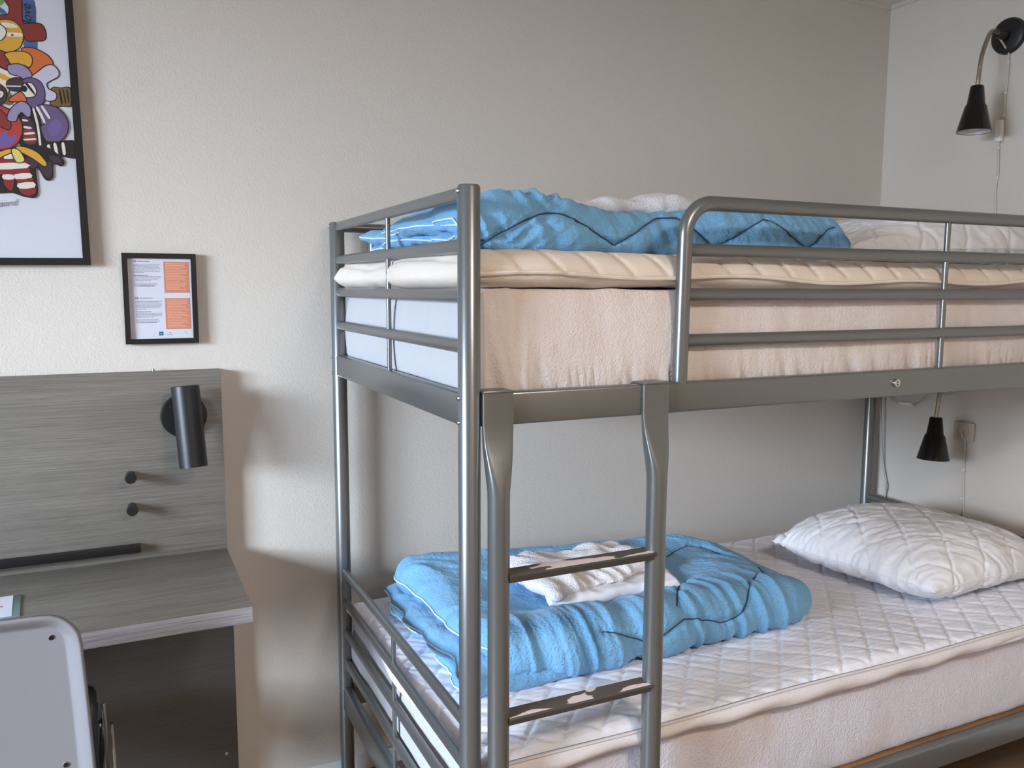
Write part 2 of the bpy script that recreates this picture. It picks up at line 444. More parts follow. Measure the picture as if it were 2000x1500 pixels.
# guard rail at the front of the upper bunk
def guard():
    GR, x0, zt, rb = .0145, .445, 1.5819, .062
    path = [(x0-.004, 0, 1.236), (x0-.002, 0, 1.38), (x0, 0, zt-rb)] + [(p[0], 0, p[2]) for p in arc((x0+rb, zt-rb), rb, 180, 90, 12)][1:] + [(1.2, 0, zt), (L2-PR+.003, 0, zt)]
    g = MB().tube(path, GR, 20).part('guard_rail', METAL, bed)
    for z in (1.4927, 1.4074, 1.3193):
        sec = [(math.cos(t)*1.05, math.sin(t)*0.8) for t in np.linspace(0, 2*math.pi, 16, endpoint=False)]
        MB().tube([(x0, 0, z), (L2-PR+.003, 0, z)], .0120, sec=sec).part('guard_bar', METAL, g)
    MB().tube([(1.177, 0, 1.238), (1.177, 0, zt)], .0066, 12).part('spindle', METAL, g)
    # rear guard along the wall
    g2 = MB().tube([(PR-.004, BW, 1.577), (L2-PR+.004, BW, 1.577)], .0125, 16).part('guard_rail', METAL, bed)
    for x in (.097, 1.0, 1.92):
        MB().tube([(x, BW, 1.238), (x, BW, 1.575)], .0115, 14).part('spindle', METAL, g2)
    MB().tube([(.097, BW, 1.43), (1.92, BW, 1.43)], .0115, 14).part('guard_bar', METAL, g2)
guard()
# ladder
def stile(mb, xb, xt):
    zs = [1.2400, 1.215, 1.186, 1.170, 1.150, 1.13, 1.11, 1.09, 1.07, 1.05, .7, .35, .02]
    rings = []
    for z in zs:
        q = min(1, max(0, (1.186-z)/(1.186-1.06))); q = q*q*(3-2*q)
        hw = .0285*(1-q)+PR*q; hd = .0050*(1-q)+PR*q; n = 9*(1-q)+2*q; yc = -.0180*(1-q)-.0325*q; x = xt*(1-q)+xb*q
        ring = []
        for k in range(32):
            t = 2*math.pi*k/32; c, s_ = math.cos(t), math.sin(t)
            ring.append((x+hw*math.copysign(abs(c)**(2/n), c), yc+hd*math.copysign(abs(s_)**(2/n), s_), z))
        rings.append(ring)
    V = [p for r in rings for p in r]; F = []
    for i in range(len(rings)-1):
        for k in range(32): F.append((i*32+k, i*32+(k+1) % 32, (i+1)*32+(k+1) % 32, (i+1)*32+k))
    F.append(tuple(range(32))); F.append(tuple((len(rings)-1)*32+k for k in range(32))[::-1])
    mb.add(V, F, 0, True)
    mb.box(xt-.0285, xt+.0285, -.0230, .0175, 1.2400, 1.2440, .0012)
    mb.box(xt-.0285, xt+.0285, .0130, .0175, 1.20, 1.2440, .0012)
lm = MB(); stile(lm, .041, .0455); stile(lm, .370, .3725)
ladder = lm.part('ladder', METAL, bed)
for z in (.918, .656, .394, .132):
    mb = MB(); x0, x1 = .041+.014, .370-.014
    prof = [(-.054, z+.004), (-.050, z+.0065), (-.015, z+.0065), (-.011, z+.004), (-.018, z-.009), (-.0325, z-.0145), (-.047, z-.009)]
    n = len(prof); V = [(x0, y, zz) for y, zz in prof]+[(x1, y, zz) for y, zz in prof]
    F = [(i, (i+1) % n, n+(i+1) % n, n+i) for i in range(n)]
    mb.add(V, F[:1]+F[2:]+[tuple(range(n)), tuple(range(n, 2*n))], 0, False)
    mb.add(V, [F[1]], 1, False)
    mb.part('rung', [DARKM, WORN], ladder, 'dark ladder rung with paint worn off the tread', auto=False)
# slats
for b1 in (1.178, .2855):
    for i in range(13):
        x = .10+i*1.815/12
        MB().box(x-.035, x+.035, .0305, BW-.014, b1, b1+.014, .003).part('slat', SLATW, bed)
    MB().box(.03, L2-.03, .0135, .030, (.262 if b1 < 1 else 1.184), (.300 if b1 < 1 else 1.190), .002).part('slat_holder', SLATW, bed)

# ============================================================ MATTRESSES
def mattress(name, z0, z1, yf, label, seed, fl):
    t = thing(name, label, 'mattress', (1.0, .46, z0))
    def edge(X, Y, u, v):
        return X, Y
    s = Slab([(.014, yf), (1.985, yf), (1.985, .912), (.014, .912)], z0, z1, (.022, .03, .016, .025), h=.0055, mid=.5)
    def fr0(N): return (N[:, 1] < -.4)*1.0
    def fn(P, N):
        d = .0035*fbm(P, (5, 6, 6), seed, 3) + .0012*vnoise(P, (26, 26, 6), seed+3)
        tail = np.exp(-((P[:, 0]-.10-.30*np.clip(z1-.06-P[:, 2], 0, 1))/.035)**2)*fr0(N)
        d = d + .006*tail*(np.abs(vnoise(P, (60, 1, 4), seed+21))-.4)
        if z0 > 1:
            k = np.clip(1.40-P[:, 2], 0, 1); am = np.clip(k/.12, 0, 1)*fr0(N)
            for c0, c1, w_, a_ in ((.045, 1.4, .0075, .0085), (.062, 2.2, .0065, .0075), (.088, 3.0, .006, .0035)):
                d = d + a_*am*np.exp(-((P[:, 0]-c0-c1*k*k)/w_)**2)
        low = np.clip((z0+.10-P[:, 2])/.10, 0, 1)
        fr = (N[:, 1] < -.4)
        g = np.abs(vnoise(P+np.array([0, 0, 0])*1.0+np.stack([P[:, 2]*.35, 0*P[:, 2], 0*P[:, 2]], -1), (58, 1, 1.5), seed+9))
        mask = np.clip(vnoise(P, (3.1, 1, 1), seed+5)*1.6+.2, 0, 1)
        d = d - fr*low*mask*.013*(1-np.clip(g*3, 0, 1))
        return d
    s.displace(fn)
    mb = MB(); s.into(mb)
    # faces on the end and top are a plain white sheet, the long sides show fleece
    for i, f in enumerate(mb.f):
        p = [mb.v[k] for k in f]; x = sum(q[0] for q in p)/len(p)
        if x < .040 and z0+.012 < sum(q[2] for q in p)/len(p) < z1-.004: mb.m[i] = 1
    mb.part('mattress_cover', [fl, SHEET], t, auto=False)
    pp = []
    for k in range(26):   # loose elastic loop at the foot end
        a = k/25; pp.append((.020-.004*math.sin(a*3.1), .455-.05*a-.03*a*a, z0+.16-.13*a+.0*math.sin(a*6)))
    MB().tube(pp, .0016, 6).part('sheet_seam', SHEET, t)
    return t
mattress('mattress', 1.1925, 1.4165, .0165, 'thick mattress on the upper bunk with fleece-covered side', 3, FLEECE)
mattress('mattress', .3005, .512, .0135, 'thick mattress on the lower bunk with fleece-covered side', 11, FLEECEL)

def tri(x):  # triangle wave distance to the nearest integer
    return np.abs(x-np.round(x))
# lower topper: diamond quilted
t = thing('mattress_topper', 'thin white diamond-quilted mattress topper on the lower bunk', 'mattress topper', (1.0, .45, .512))
s = Slab([(.005, -.006), (1.99, -.006), (1.99, .90), (.005, .90)], .511, lambda X, Y: .555-.004*np.cos(X*9), (.03, .03, .026, .03), h=.0055, mid=.35,
         edge=lambda X, Y, u, v: (X+.012*np.sin(Y*11)*(1-u)**8, Y+.007*np.sin(X*7.3)*(1-v)**8))
def fq(P, N):
    up = np.clip(N[:, 2]*3-1.6, 0, 1)
    p = .068; w1 = tri((P[:, 0]*.74-P[:, 1]*.67)/p)*p; w2 = tri((P[:, 0]*.67+P[:, 1]*.74)/p)*p
    g = np.maximum(np.exp(-(w1/.0042)**2), .8*np.exp(-(w2/.0042)**2))
    return -.0048*g*up + up*.0018*(1-np.abs(vnoise(np.stack([P[:, 0]*.6+P[:, 1], P[:, 1]-P[:, 0]*.4, P[:, 2]], -1), (60, 22, 10), 5))*2) + .003*fbm(P, (4, 4, 4), 8, 2)
s.displace(fq); mb = MB(); s.into(mb)
mb.part('topper_cover', QUILT, t, auto=False)
edge_pts = [(x, -.0075+.004*math.sin(x*7)*0, .5475-.004*math.cos(x*9)+.003*math.sin(x*23)) for x in np.linspace(.03, 1.97, 120)]
# strip of binding that hangs over the front edge
def binding(t, z_hi, z_lo, y, m, seed, wave):
    V = []; F = []; xs = np.linspace(.015, 1.985, 300); prof = 7
    for x in xs:
        zh = z_hi + .0022*math.sin(x*9+1); zl = z_lo + .6*wave(x)
        for k in range(prof):
            q = k/(prof-1); V.append((x, y-.009*math.sin(q*math.pi)-.0035*math.sin(x*31+q*2)*q, zh+(zl-zh)*q))
    n = prof
    for i in range(len(xs)-1):
        for k in range(prof-1): F.append((i*n+k, (i+1)*n+k, (i+1)*n+k+1, i*n+k+1))
    b0 = len(V); V += [(p[0], p[1]+.006, p[2]) for p in V]; F += [tuple(j+b0 for j in f[::-1]) for f in F]
    for i in range(len(xs)-1):
        for k in (0, prof-1): F.append((i*n+k, (i+1)*n+k, b0+(i+1)*n+k, b0+i*n+k))
    MB().add(V, F, 0, True).part('edge_binding', m, t, auto=False)
binding(t, .549, .513, -.008, BINDC, 1, lambda x: .006*math.sin(x*5.2)-.012*math.exp(-((x-.12)/.10)**2)+.0015*math.sin(x*40))
MB().tube(spline([(x, -.0125, .5495+.0022*math.sin(x*9+1)) for x in np.linspace(.02, 1.98, 80)], 3), .0016, 6).part('piping', BINDC, t)

# upper topper
t = thing('mattress_topper', 'thin cream stitched mattress topper sagging over the upper mattress', 'mattress topper', (1.0, .45, 1.417))
def ub(X, Y): return 1.4165+.006*np.sin(X*4.1+.5)*np.exp(-np.clip(Y, 0, 9)/.1)
s = Slab([(-.006, .014), (1.99, .014), (1.99, .90), (-.006, .90)], ub, lambda X, Y: 1.483+.004*np.sin(X*3+1), (.05, .03, .045, .03), h=.006, mid=.36,
         edge=lambda X, Y, u, v: (X+.012*np.sin(Y*9+2)*(1-u)**8, Y-.012*np.exp(-((X-.12)/.12)**2)*(1-v)**8))
def fu(P, N):
    w = tri((P[:, 0]+(P[:, 2]-1.478)*.9)/.078)*.078
    g = np.exp(-(w/.0045)**2)*np.clip((P[:, 2]-1.436)/.012, 0, 1)
    fr = np.clip(-N[:, 1]*1.5+.3, 0, 1)+np.clip(-N[:, 0]*1.5, 0, .3)
    return -.0065*g*np.clip(fr+.4, 0, 1) + .0030*fbm(P, (9, 9, 18), 21, 3)
s.displace(fu); mb = MB(); s.into(mb); mb.part('topper_cover', QUILTU, t, auto=False)
hem = []; G = s.T
j = 2
for i in range(4, s.n[0]-4, 2): 
    q = G[i, 0]; hem.append((q[0], q[1]-.004, q[2]-.0025+.0045*math.sin(q[0]*13)))
MB().tube(hem, .0042, 8).part('hem', QUILTU, t)

# ============================================================ PILLOWS
def pillow(label, cor, z0, zt, seed, loc, h=.0045, qs=.10, lean=None, mid=.42, pinch=.0, RR=(.17, .2, .15, .2), amp=1.0):
    cx = sum(c[0] for c in cor)/4; cy = sum(c[1] for c in cor)/4
    t = thing('pillow', label, 'pillow', (cx, cy, z0))
    def edge(X, Y, u, v):
        U = 2*u-1; V = 2*v-1
        X2 = cx+(X-cx)*(1-pinch*(1-V**2)*np.abs(U)**3); Y2 = cy+(Y-cy)*(1-pinch*(1-U**2)*np.abs(V)**3)
        return X2, Y2
    s = Slab(cor, z0, zt, RR, h=h, mid=mid, edge=edge)
    if lean: lean(s)
    def fn(P, N):
        dx = P[:, 0]-cx; dy = P[:, 1]-cy
        w1 = tri((dx*.80-dy*.60)/qs)*qs; w2 = tri((dx*.62+dy*.78)/(qs*1.1))*qs*1.1
        g = np.maximum(np.exp(-(w1/.0045)**2), .8*np.exp(-(w2/.0045)**2))
        r = np.sqrt((dx/.3)**2+(dy/.25)**2)
        rid = 1-np.abs(fbm(P+.03*np.stack([P[:, 1], P[:, 0], P[:, 2]], -1), (11, 34, 14), seed, 2))*1.6
        fine = 1-np.abs(vnoise(np.stack([P[:, 0]*.5+P[:, 1], P[:, 1]-P[:, 0]*.8, P[:, 2]], -1), (70, 18, 14), seed+8))*2
        return amp*(-.0050*g + .0045*np.clip(rid, 0, 1)*np.clip(r, .3, 1)+.0022*fine+.005*fbm(P, (6, 6, 6), seed+4, 2))
    s.displace(fn); mb = MB(); s.into(mb)
    mb.part('pillow_cover', PILLOW, t, auto=False)
    V = s.T; rim = [V[i, 0] for i in range(0, s.n[0])]+[V[-1, j] for j in range(1, s.n[1])]+[V[i, -1] for i in range(s.n[0]-2, -1, -1)]+[V[0, j] for j in range(s.n[1]-2, 0, -1)]
    MB().tube([tuple(q) for q in rim[::3]], .0022, 6, closed=True).part('piping', PILLOW, t)
    return t
pillow('plump white quilted pillow on the lower bunk beside the right wall', [(1.385, .130), (2.0, .15), (1.99, .70), (1.315, .66)], .556,
       lambda X, Y: .738-.058*(np.clip(X-1.60, 0, 1)/.33)**2-.03*(np.clip(1.60-X, 0, 1)/.3)**2-.02*np.clip((.3-Y)/.3, 0, 1)-.03*np.clip((Y-.45)/.25, 0, 1)*np.clip((X-1.6)/.3, 0, 1), 31, None)
pillow('flat crinkled white pillow on the upper bunk behind the guard rail', [(1.13, .20), (1.85, .16), (1.93, .72), (1.20, .70)], 1.483,
       lambda X, Y: 1.622+.006*np.sin(X*9)-.05*((X-1.62)/.5)**2, 41, None, qs=.13, mid=.3, RR=(.2, .2, .11, .2), amp=1.2)

# ============================================================ DUVETS
def layers_left(mb, t, x0, ys, zs, seed, back):
    """folded edges stacked at the foot end, with white piping"""
    pipes = []
    for k, (z0, z1, dx) in enumerate(zs):
        def ed(X, Y, u, v, k=k):
            wob = .012*np.sin(Y*17+k*2.1)+.007*np.sin(Y*41+k)
            return X+(wob)*(1-u)**2, Y+0*X
        zc = lambda X, Y, a=z0, k=k: a+.006*np.sin(Y*13+k*1.7)
        zd = lambda X, Y, a=z1, k=k: a+.006*np.sin(Y*13+k*1.7+.4)
        s = Slab([(x0+dx, ys[0]+.012*k), (x0+.35, ys[0]+.012*k), (x0+.35, ys[1]), (x0+dx-.01, ys[1])], zc, zd, (.03, .02, .02, .03), h=.009, mid=.5, edge=ed)
        s.displace(lambda P, N, k=k: .006*fbm(P, (14, 22, 20), seed+k*5, 3)+.004*(1-np.abs(vnoise(P, (16, 46, 10), seed+k))*2))
        s.into(mb); pipes.append([tuple(p+np.array([-.002, 0, 0])) for p in s.T[0, 3:-3:2]])
    return pipes

# --- lower duvet
t = thing('duvet', 'folded sky-blue duvet lying on the lower bunk with towels in its hollow', 'duvet', (.6, .5, .555))
def zt_low(X, Y):
    z = .672 + 0*X
    z += .030*np.exp(-((Y-.70)/.12)**2)                                # back roll
    z += .030*np.exp(-((X-.90)/.10)**2-((Y-.72)/.11)**2)
    z += .012*np.exp(-((Y-.27)/.07)**2)
    z -= .045*np.exp(-((X-.50)/.26)**4-((Y-.47)/.12)**4)               # hollow for the towels
    z += .010*np.exp(-((X-.22)/.12)**2-((Y-.50)/.3)**2)
    z -= .075*np.clip((X-.93)/.25, 0, 1)**1.5*np.clip(1.2-Y*.2, 0, 1)
    return z
def zb_low(X, Y): return .556+.066*np.clip((.36-X)/.2, 0, 1)*np.clip((Y-.20)/.04, 0, 1)
def ed_low(X, Y, u, v):
    X = X+.012*np.sin(Y*15)*(1-u)**3-.02*u**6*np.sin(v*3.14+1.2); Y = Y+.006*np.sin(X*11)*(1-v)**2
    return X, Y
s = Slab([(.135, .195), (1.10, .215), (1.15, .62), (.09, .83)], zb_low, zt_low, (.05, .085, .062, .075), h=.005, mid=.46, edge=ed_low, rc=.10)
s.T[..., 1] += 0.0
seamL = [(.41, .2, .668), (.50, .2, .633), (.530, .2, .611), (.56, .2, .622), (.62, .2, .652), (.645, .2, .660), (.71, .2, .646), (.752, .2, .633), (.82, .2, .655), (.875, .26, .70)]
seamR = [(.66, .19, .70), (.72, .28, .7), (.80, .36, .7), (.86, .45, .7)]
seamB = [(.82, .55, .7), (.95, .58, .7), (1.02, .50, .7), (1.04, .42, .7), (.98, .33, .7), (.90, .29, .7)]
tmp = MB(); s.into(tmp)
SL = cast(tmp, spline(seamL, 4), (0, .75, -.66), .0); SB_ = cast(tmp, spline(seamB, 4), (0, 0, -1), .0)
SR = cast(tmp, spline([(.63, .23, .7), (.68, .30, .7), (.74, .36, .7)], 4), (0, .3, -1), 0)
def f_low(P, N):
    d = .004*fbm(P, (8, 8, 8), 51, 3)
    fr = np.clip((.42-P[:, 1])/.14, 0, 1)
    ph = P[:, 0]*1.0+.25*(P[:, 2]-.6)
    Q = np.stack([ph, P[:, 1]*.3, P[:, 2]*.4], -1)
    rid = 1-np.abs(vnoise(Q, (30, 6, 8), 57))*2.2
    rid2 = 1-np.abs(vnoise(Q, (64, 9, 9), 58))*2
    d = d + fr*(.0100*np.clip(rid, -.3, 1)+.0034*rid2)
    bk = 1-fr
    rb = 1-np.abs(vnoise(np.stack([P[:, 0]*.7+P[:, 1]*.5, P[:, 1], P[:, 2]], -1), (20, 9, 8), 59))*2
    rb2 = 1-np.abs(vnoise(np.stack([P[:, 0]*.5+P[:, 1], P[:, 1]-P[:, 0]*.6, P[:, 2]], -1), (42, 14, 10), 60))*2
    d = d + bk*(.0065*rb+.0028*rb2)
    for S in (SL, SB_, SR):
        if len(S) > 1:
            q = sdist(P, S); d = d + .0030*np.exp(-(q/.024)**2)*np.abs(vnoise(P, (110, 60, 40), 53)); d = d - .0085*np.exp(-(q/.007)**2) - .004*np.exp(-(q/.025)**2)
    return d
s.displace(f_low)
mb = MB(); s.into(mb)
pipes = layers_left(mb, t, .078, (.215, .80), [(.556, .596, .018), (.588, .632, 0)], 61, .8)
cover = mb.part('duvet_cover', BLUE, t, auto=False)
for S, d in ((SL, (0, .75, -.66)), (SB_, (0, 0, -1)), (SR, (0, .3, -1))):
    pts = cast(mb, densify(S), d, .0012)
    if len(pts) > 2: MB().tube(pts, .0016, 6).part('stitching', SEAM, t)
pipes.append([tuple(p+np.array([-.003, 0, 0])) for p in s.T[0, 8:-6:2]])
for p in pipes: MB().tube(p, .0019, 6).part('piping', PIPE, t)

# --- upper duvet
t = thing('duvet', 'folded sky-blue duvet with zigzag stitching on the upper bunk', 'duvet', (.5, .45, 1.48))
def zt_up(X, Y):
    z = 1.583+0*X
    z += .014*np.exp(-((X-.20)/.09)**2) - .006*np.exp(-((X-.45)/.12)**2)
    z += .006*np.sin(X*13)*np.exp(-(X-.5)**2/.1)
    z -= .05*np.clip((X-.97)/.08, 0, 1)**2
    z -= .008*np.clip((.1-X)/.08, 0, 1)
    z -= .02*np.clip((Y-.5)/.3, 0, 1)
    return z
def zb_up(X, Y): return 1.483+.045*np.clip((.25-X)/.15, 0, 1)*np.clip((Y-.13)/.04, 0, 1)
s = Slab([(.045, .112), (1.005, .120), (1.045, .68), (.06, .72)], zb_up, zt_up, (.04, .045, .045, .06), h=.005, mid=.40,
         edge=lambda X, Y, u, v: (X+.008*np.sin(Y*19)*(1-u)**3+.02*u**6*np.sin(v*3), Y+.006*np.sin(X*14)*(1-v)**2))
zz = [(.075, .12, 1.498), (.13, .12, 1.53), (.19, .12, 1.556), (.224, .12, 1.562), (.27, .12, 1.551), (.351, .12, 1.510), (.372, .12, 1.510), (.46, .12, 1.557), (.50, .12, 1.564), (.54, .12, 1.561), (.607, .12, 1.512), (.63, .12, 1.512), (.728, .12, 1.561), (.771, .12, 1.566), (.866, .12, 1.514), (.885, .12, 1.514), (.942, .12, 1.552), (.97, .12, 1.56)]
tmp = MB(); s.into(tmp)
SU = cast(tmp, spline(zz, 3), (0, 1, 0), 0)
def f_up(P, N):
    d = .005*fbm(P, (7, 8, 8), 71, 3)
    Q = np.stack([P[:, 0]+.5*(P[:, 2]-1.5), P[:, 1]*.4, P[:, 2]*.5], -1)
    lft = np.clip((.36-P[:, 0])/.2, 0, 1)
    rid = 1-np.abs(vnoise(Q, (26, 8, 12), 73))*2.2
    sw = np.stack([P[:, 0]*.8-1.1*(P[:, 2]-1.5), P[:, 1]*.3, P[:, 2]*.3], -1)
    d = d + lft*.0065*(1-np.abs(vnoise(sw, (48, 7, 8), 79))*2.4)+.0022*(1-np.abs(vnoise(Q, (52, 8, 10), 80))*2)
    d = d + (.0030+.006*lft)*np.clip(rid, -.4, 1)+.0015*vnoise(P, (60, 20, 40), 77)
    q = sdist(P, SU); d = d + .0030*np.exp(-(q/.022)**2)*np.abs(vnoise(P, (120, 30, 40), 83)); d = d - .006*np.exp(-(q/.006)**2) - .003*np.exp(-(q/.02)**2)
    hz = np.abs(P[:, 2]-1.543-.004*np.sin(P[:, 0]*6)); d = d - .0016*np.exp(-(hz/.0035)**2)*(N[:, 1] < -.3)
    return d
s.displace(f_up)
mb = MB(); s.into(mb)
pipes = layers_left(mb, t, .030, (.125, .74), [(1.484, 1.512, .03), (1.502, 1.530, .012), (1.524, 1.552, .002)], 81, .8)
mb.part('duvet_cover', BLUE, t, auto=False)
pts = cast(mb, densify(SU), (0, 1, 0), .0012)
MB().tube(pts, .0015, 6).part('stitching', SEAM, t)
pipes.append([tuple(p+np.array([-.003, 0, 0])) for p in s.T[0, 8:-6:2]])
for p in pipes: MB().tube(p, .0018, 6).part('piping', PIPE, t)

# ============================================================ TOWELS AND LINEN
def towel(name, label, cat, cor, zb, zt, m, seed, R=(.03, .03, .02, .02), extra=None, mid=.5, amp=1.0, loc=None, h=.006):
    cx = sum(c[0] for c in cor)/4; cy = sum(c[1] for c in cor)/4
    s = Slab(cor, zb, zt, R, h=h, mid=mid, edge=lambda X, Y, u, v: (X+.008*np.sin(Y*37+seed)*np.abs(2*u-1), Y+.007*np.sin(X*29+seed)*np.abs(2*v-1)))
    s.displace(lambda P, N: amp*(.0045*fbm(P, (12, 14, 14), seed, 3)+.0028*(1-np.abs(vnoise(np.stack([P[:, 0]+P[:, 1]*.7, P[:, 1], P[:, 2]], -1), (26, 12, 14), seed+2))*2)))
    mb = MB(); s.into(mb)
    if extra: extra(mb)
    z0 = float(s.B[..., 2].min())
    return mb.top(name, m, (cx, cy, z0), label, cat, auto=False), s
def ext_low(mb):
    # loose rolled fold at the right end and a folded corner flap
    s2 = Slab([(.66, .45), (.735, .44), (.74, .55), (.67, .56)], .675, .715, (.02, .02, .02, .02), h=.005)
    s2.displace(lambda P, N: .005*fbm(P, (20, 20, 20), 5, 3)); s2.into(mb)
o, sl = towel('folded_sheet', 'folded white bed linen under the towel on the lower blue duvet', 'bed linen', [(.375, .375), (.735, .36), (.755, .56), (.40, .58)],
      lambda X, Y: .647+0*X, lambda X, Y: .682+0*X, LINEN, 91, R=(.02, .012, .016, .02), amp=.8)
o, sl = towel('towel', 'crumpled white terry towel heaped in the hollow of the lower blue duvet', 'towel', [(.36, .365), (.70, .43), (.70, .62), (.31, .61)],
      lambda X, Y: .676+0*X, lambda X, Y: .728+.012*np.sin(X*9)-.02*np.clip((.44-Y)/.08, 0, 1), TOWEL, 95, amp=2.0, h=.005, R=(.035, .04, .035, .04), extra=ext_low)
for dx in (0, .075):
    pass
def ext_up(mb):
    arch = spline([(.55, .40, 1.600), (.60, .40, 1.622), (.655, .39, 1.638), (.70, .38, 1.630), (.735, .37, 1.600)], 6)
    sec = [(math.cos(a)*.45, math.sin(a)*2.6) for a in np.linspace(0, 2*math.pi, 20, endpoint=False)]
    mb.tube(arch, [.018+.004*math.sin(i*.7) for i in range(len(arch))], sec=sec)
towel('towel', 'crumpled white terry towel on top of the upper blue duvet', 'towel', [(.38, .34), (.77, .30), (.78, .50), (.42, .52)],
      lambda X, Y: 1.585+0*X, lambda X, Y: 1.618+.020*np.exp(-((X-.64)/.07)**2)+.004*np.sin(X*40), TOWEL, 99, amp=1.5, extra=ext_up)

# ============================================================ WALL LAMPS ON THE RIGHT WALL
def wall_lamp(label, yp, zp, tip, seed, cord):
    t = thing('wall_lamp', label, 'wall lamp', (XW, yp, zp))
    MB().lathe([(0, .018), (.045, .018), (.053, .014), (.056, .006), (.056, 0)], (XW, yp, zp), (-1, 0, 0), 40).part('wall_plate', BLACK, t)
    MB().lathe([(0, .055), (.011, .055), (.014, .050), (.016, .017)], (XW, yp, zp), (-1, 0, 0), 24).part('joint', BLACK, t, 'grey-black swivel joint')
    tx, ty, tz = tip
    path = spline([(XW-.045, yp, zp), (XW-.075, yp-.004, zp+.006), (XW-.105, yp-.010, zp-.004), (XW-.135, yp-.017, zp-.042), (tx+.016, ty+.004, tz+.085), (tx+.004, ty, tz+.03), (tx, ty, tz-.005)], 10)
    MB().tube(path, .0065, 14).part('gooseneck', CHROME, t, 'brushed metal flexible gooseneck')
    ax = Vector((-.04, -.015, -1)).normalized()
    sh = MB().lathe([(0, 0), (.017, .0), (.0195, .004), (.026, .055), (.031, .062), (.050, .140), (.0485, .140), (.030, .066), (.0, .058)], (tx, ty, tz), ax, 48)
    sp = sh.part('lamp_shade', BLACKG, t)
    MB().lathe([(.0478, .1385), (.030, .068), (0, .064)], (tx, ty, tz), ax, 40).part('shade_lining', WHITE, sp, 'white inside of the shade')
    MB().lathe([(0, .075), (.012, .075), (.012, .095), (.020, .108), (.022, .120), (.015, .132), (0, .136)], (tx, ty, tz), ax, 24).part('bulb', PLASTW, sp)
    return t
ul = wall_lamp('black gooseneck wall lamp high on the right wall above the upper bunk', .512, 2.222, (1.905, .485, 2.045), 1, None)
ll = wall_lamp('black gooseneck wall lamp hanging low over the lower bunk pillow', .585, 1.175, (1.885, .540, 1.000), 2, None)
# cords
xw = XW-.004
c = MB().tube(spline([(XW-.04, .52, 2.215), (XW-.022, .512, 2.19), (XW-.006, .505, 2.155), (xw, .508, 2.05), (xw, .512, 1.96), (xw, .520, 1.895), (xw, .516, 1.80), (xw, .520, 1.74), (xw, .515, 1.66), (xw, .515, 1.40), (xw, .52, 1.25)], 6), .0026, 8).part('cord', CORD, ul)
MB().box(XW-.022, XW-.001, .505, .527, 1.892, 1.962, .006).part('cord_switch', PLASTW, ul, 'white in-line cord switch')
for z, y in ((2.14, .506), (2.045, .508), (1.975, .511), (1.875, .519), (1.78, .517)):
    MB().box(XW-.009, XW, y-.004, y+.004, z-.003, z+.003, .001).part('cable_clip', PLASTW, ul)
# socket under the upper bunk with its cord
so = thing('wall_socket', 'square cream wall socket low on the right wall behind the lower lamp', 'wall socket', (XW, .573, .932))
MB().box(XW-.012, XW, .535, .611, .900, .966, .004).part('socket_plate', SOCKET, so)
MB().lathe([(.021, .014), (.021, .0125), (.019, .008), (0, .008)], (XW, .573, .935), (-1, 0, 0), 28).part('socket_inset', SOCKET, so)
MB().tube(spline([(XW-.018, .570, .938), (XW-.022, .572, .930), (XW-.014, .573, .915), (XW-.008, .567, .900), (xw, .567, .88), (xw, .566, .80), (xw, .560, .70), (xw, .556, .60), (xw, .556, .40)], 6), .0034, 8).part('cord', CORD, so)
for z in (.80, .70): MB().box(XW-.010, XW, .560, .570, z-.004, z+.004, .001).part('cable_clip', PLASTW, so)
# hanging cord with connector under the upper bunk
hc = thing('hanging_cord', 'white cord with in-line switch looping below the upper bunk beam', 'cord', (2.05, .80, 1.02))
MB().tube(spline([(2.05, .905, 1.06), (2.05, .87, 1.02), (2.05, .83, 1.003), (2.05, .78, 1.004), (2.05, .745, 1.02), (2.05, .70, 1.056), (2.05, .64, 1.052), (2.05, .60, 1.06), (2.06, .585, 1.09)], 6), .003, 8).part('cord', CORD, hc)
MB().box(2.042, 2.058, .765, .82, .996, 1.010, .004).part('cord_switch', PLASTW, hc)
# loose cable behind the rear post at the head end
cb = thing('bed_cable', 'thin pale cable hanging behind the rear bed post at the head end', 'cable', (2.06, .90, .6))
MB().tube(spline([(2.055, .905, 1.15), (2.056, .90, 1.0), (2.055, .893, .85), (2.058, .885, .74), (2.056, .865, .68), (2.060, .872, .64), (2.06, .88, .45)], 6), .0025, 8).part('cord', CORD, cb)
MB().tube(spline([(2.062, .93, 1.15), (2.064, .915, .95), (2.06, .90, .80), (2.062, .875, .69), (2.065, .88, .5)], 6), .002, 8).part('cord', CORD, cb)

# ============================================================ DESK
desk = thing('desk', 'grey wood-grain wall desk with tall back panel', 'desk', (-1.1, .74, 0))
MB().box(-1.90, -.304, .4975, .9795, .697, .732, .0008).part('desktop', LAM, desk)
MB().box(-1.90, -.304, .4960, .4975, .697, .732).part('lit_front_edge', LAM_LIT, desk, 'streaky desktop front edge with window light painted in')
MB().box(-1.90, -.304, .942, .9795, .732, 1.207, .0008).part('back_panel', LAM, desk)
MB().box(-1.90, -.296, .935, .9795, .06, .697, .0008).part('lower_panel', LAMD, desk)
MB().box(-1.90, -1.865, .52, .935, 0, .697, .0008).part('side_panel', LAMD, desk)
MB().lathe([(0, .002), (.0045, .002), (.0055, 0)], (-.326, .935, .166), (0, -1, 0), 16).part('screw_cap', STEEL, desk)
MB().tube([(-.463, .962, 1.2065), (-.463, .962, 1.214)], .0035, 10).part('screw', STEEL, desk)
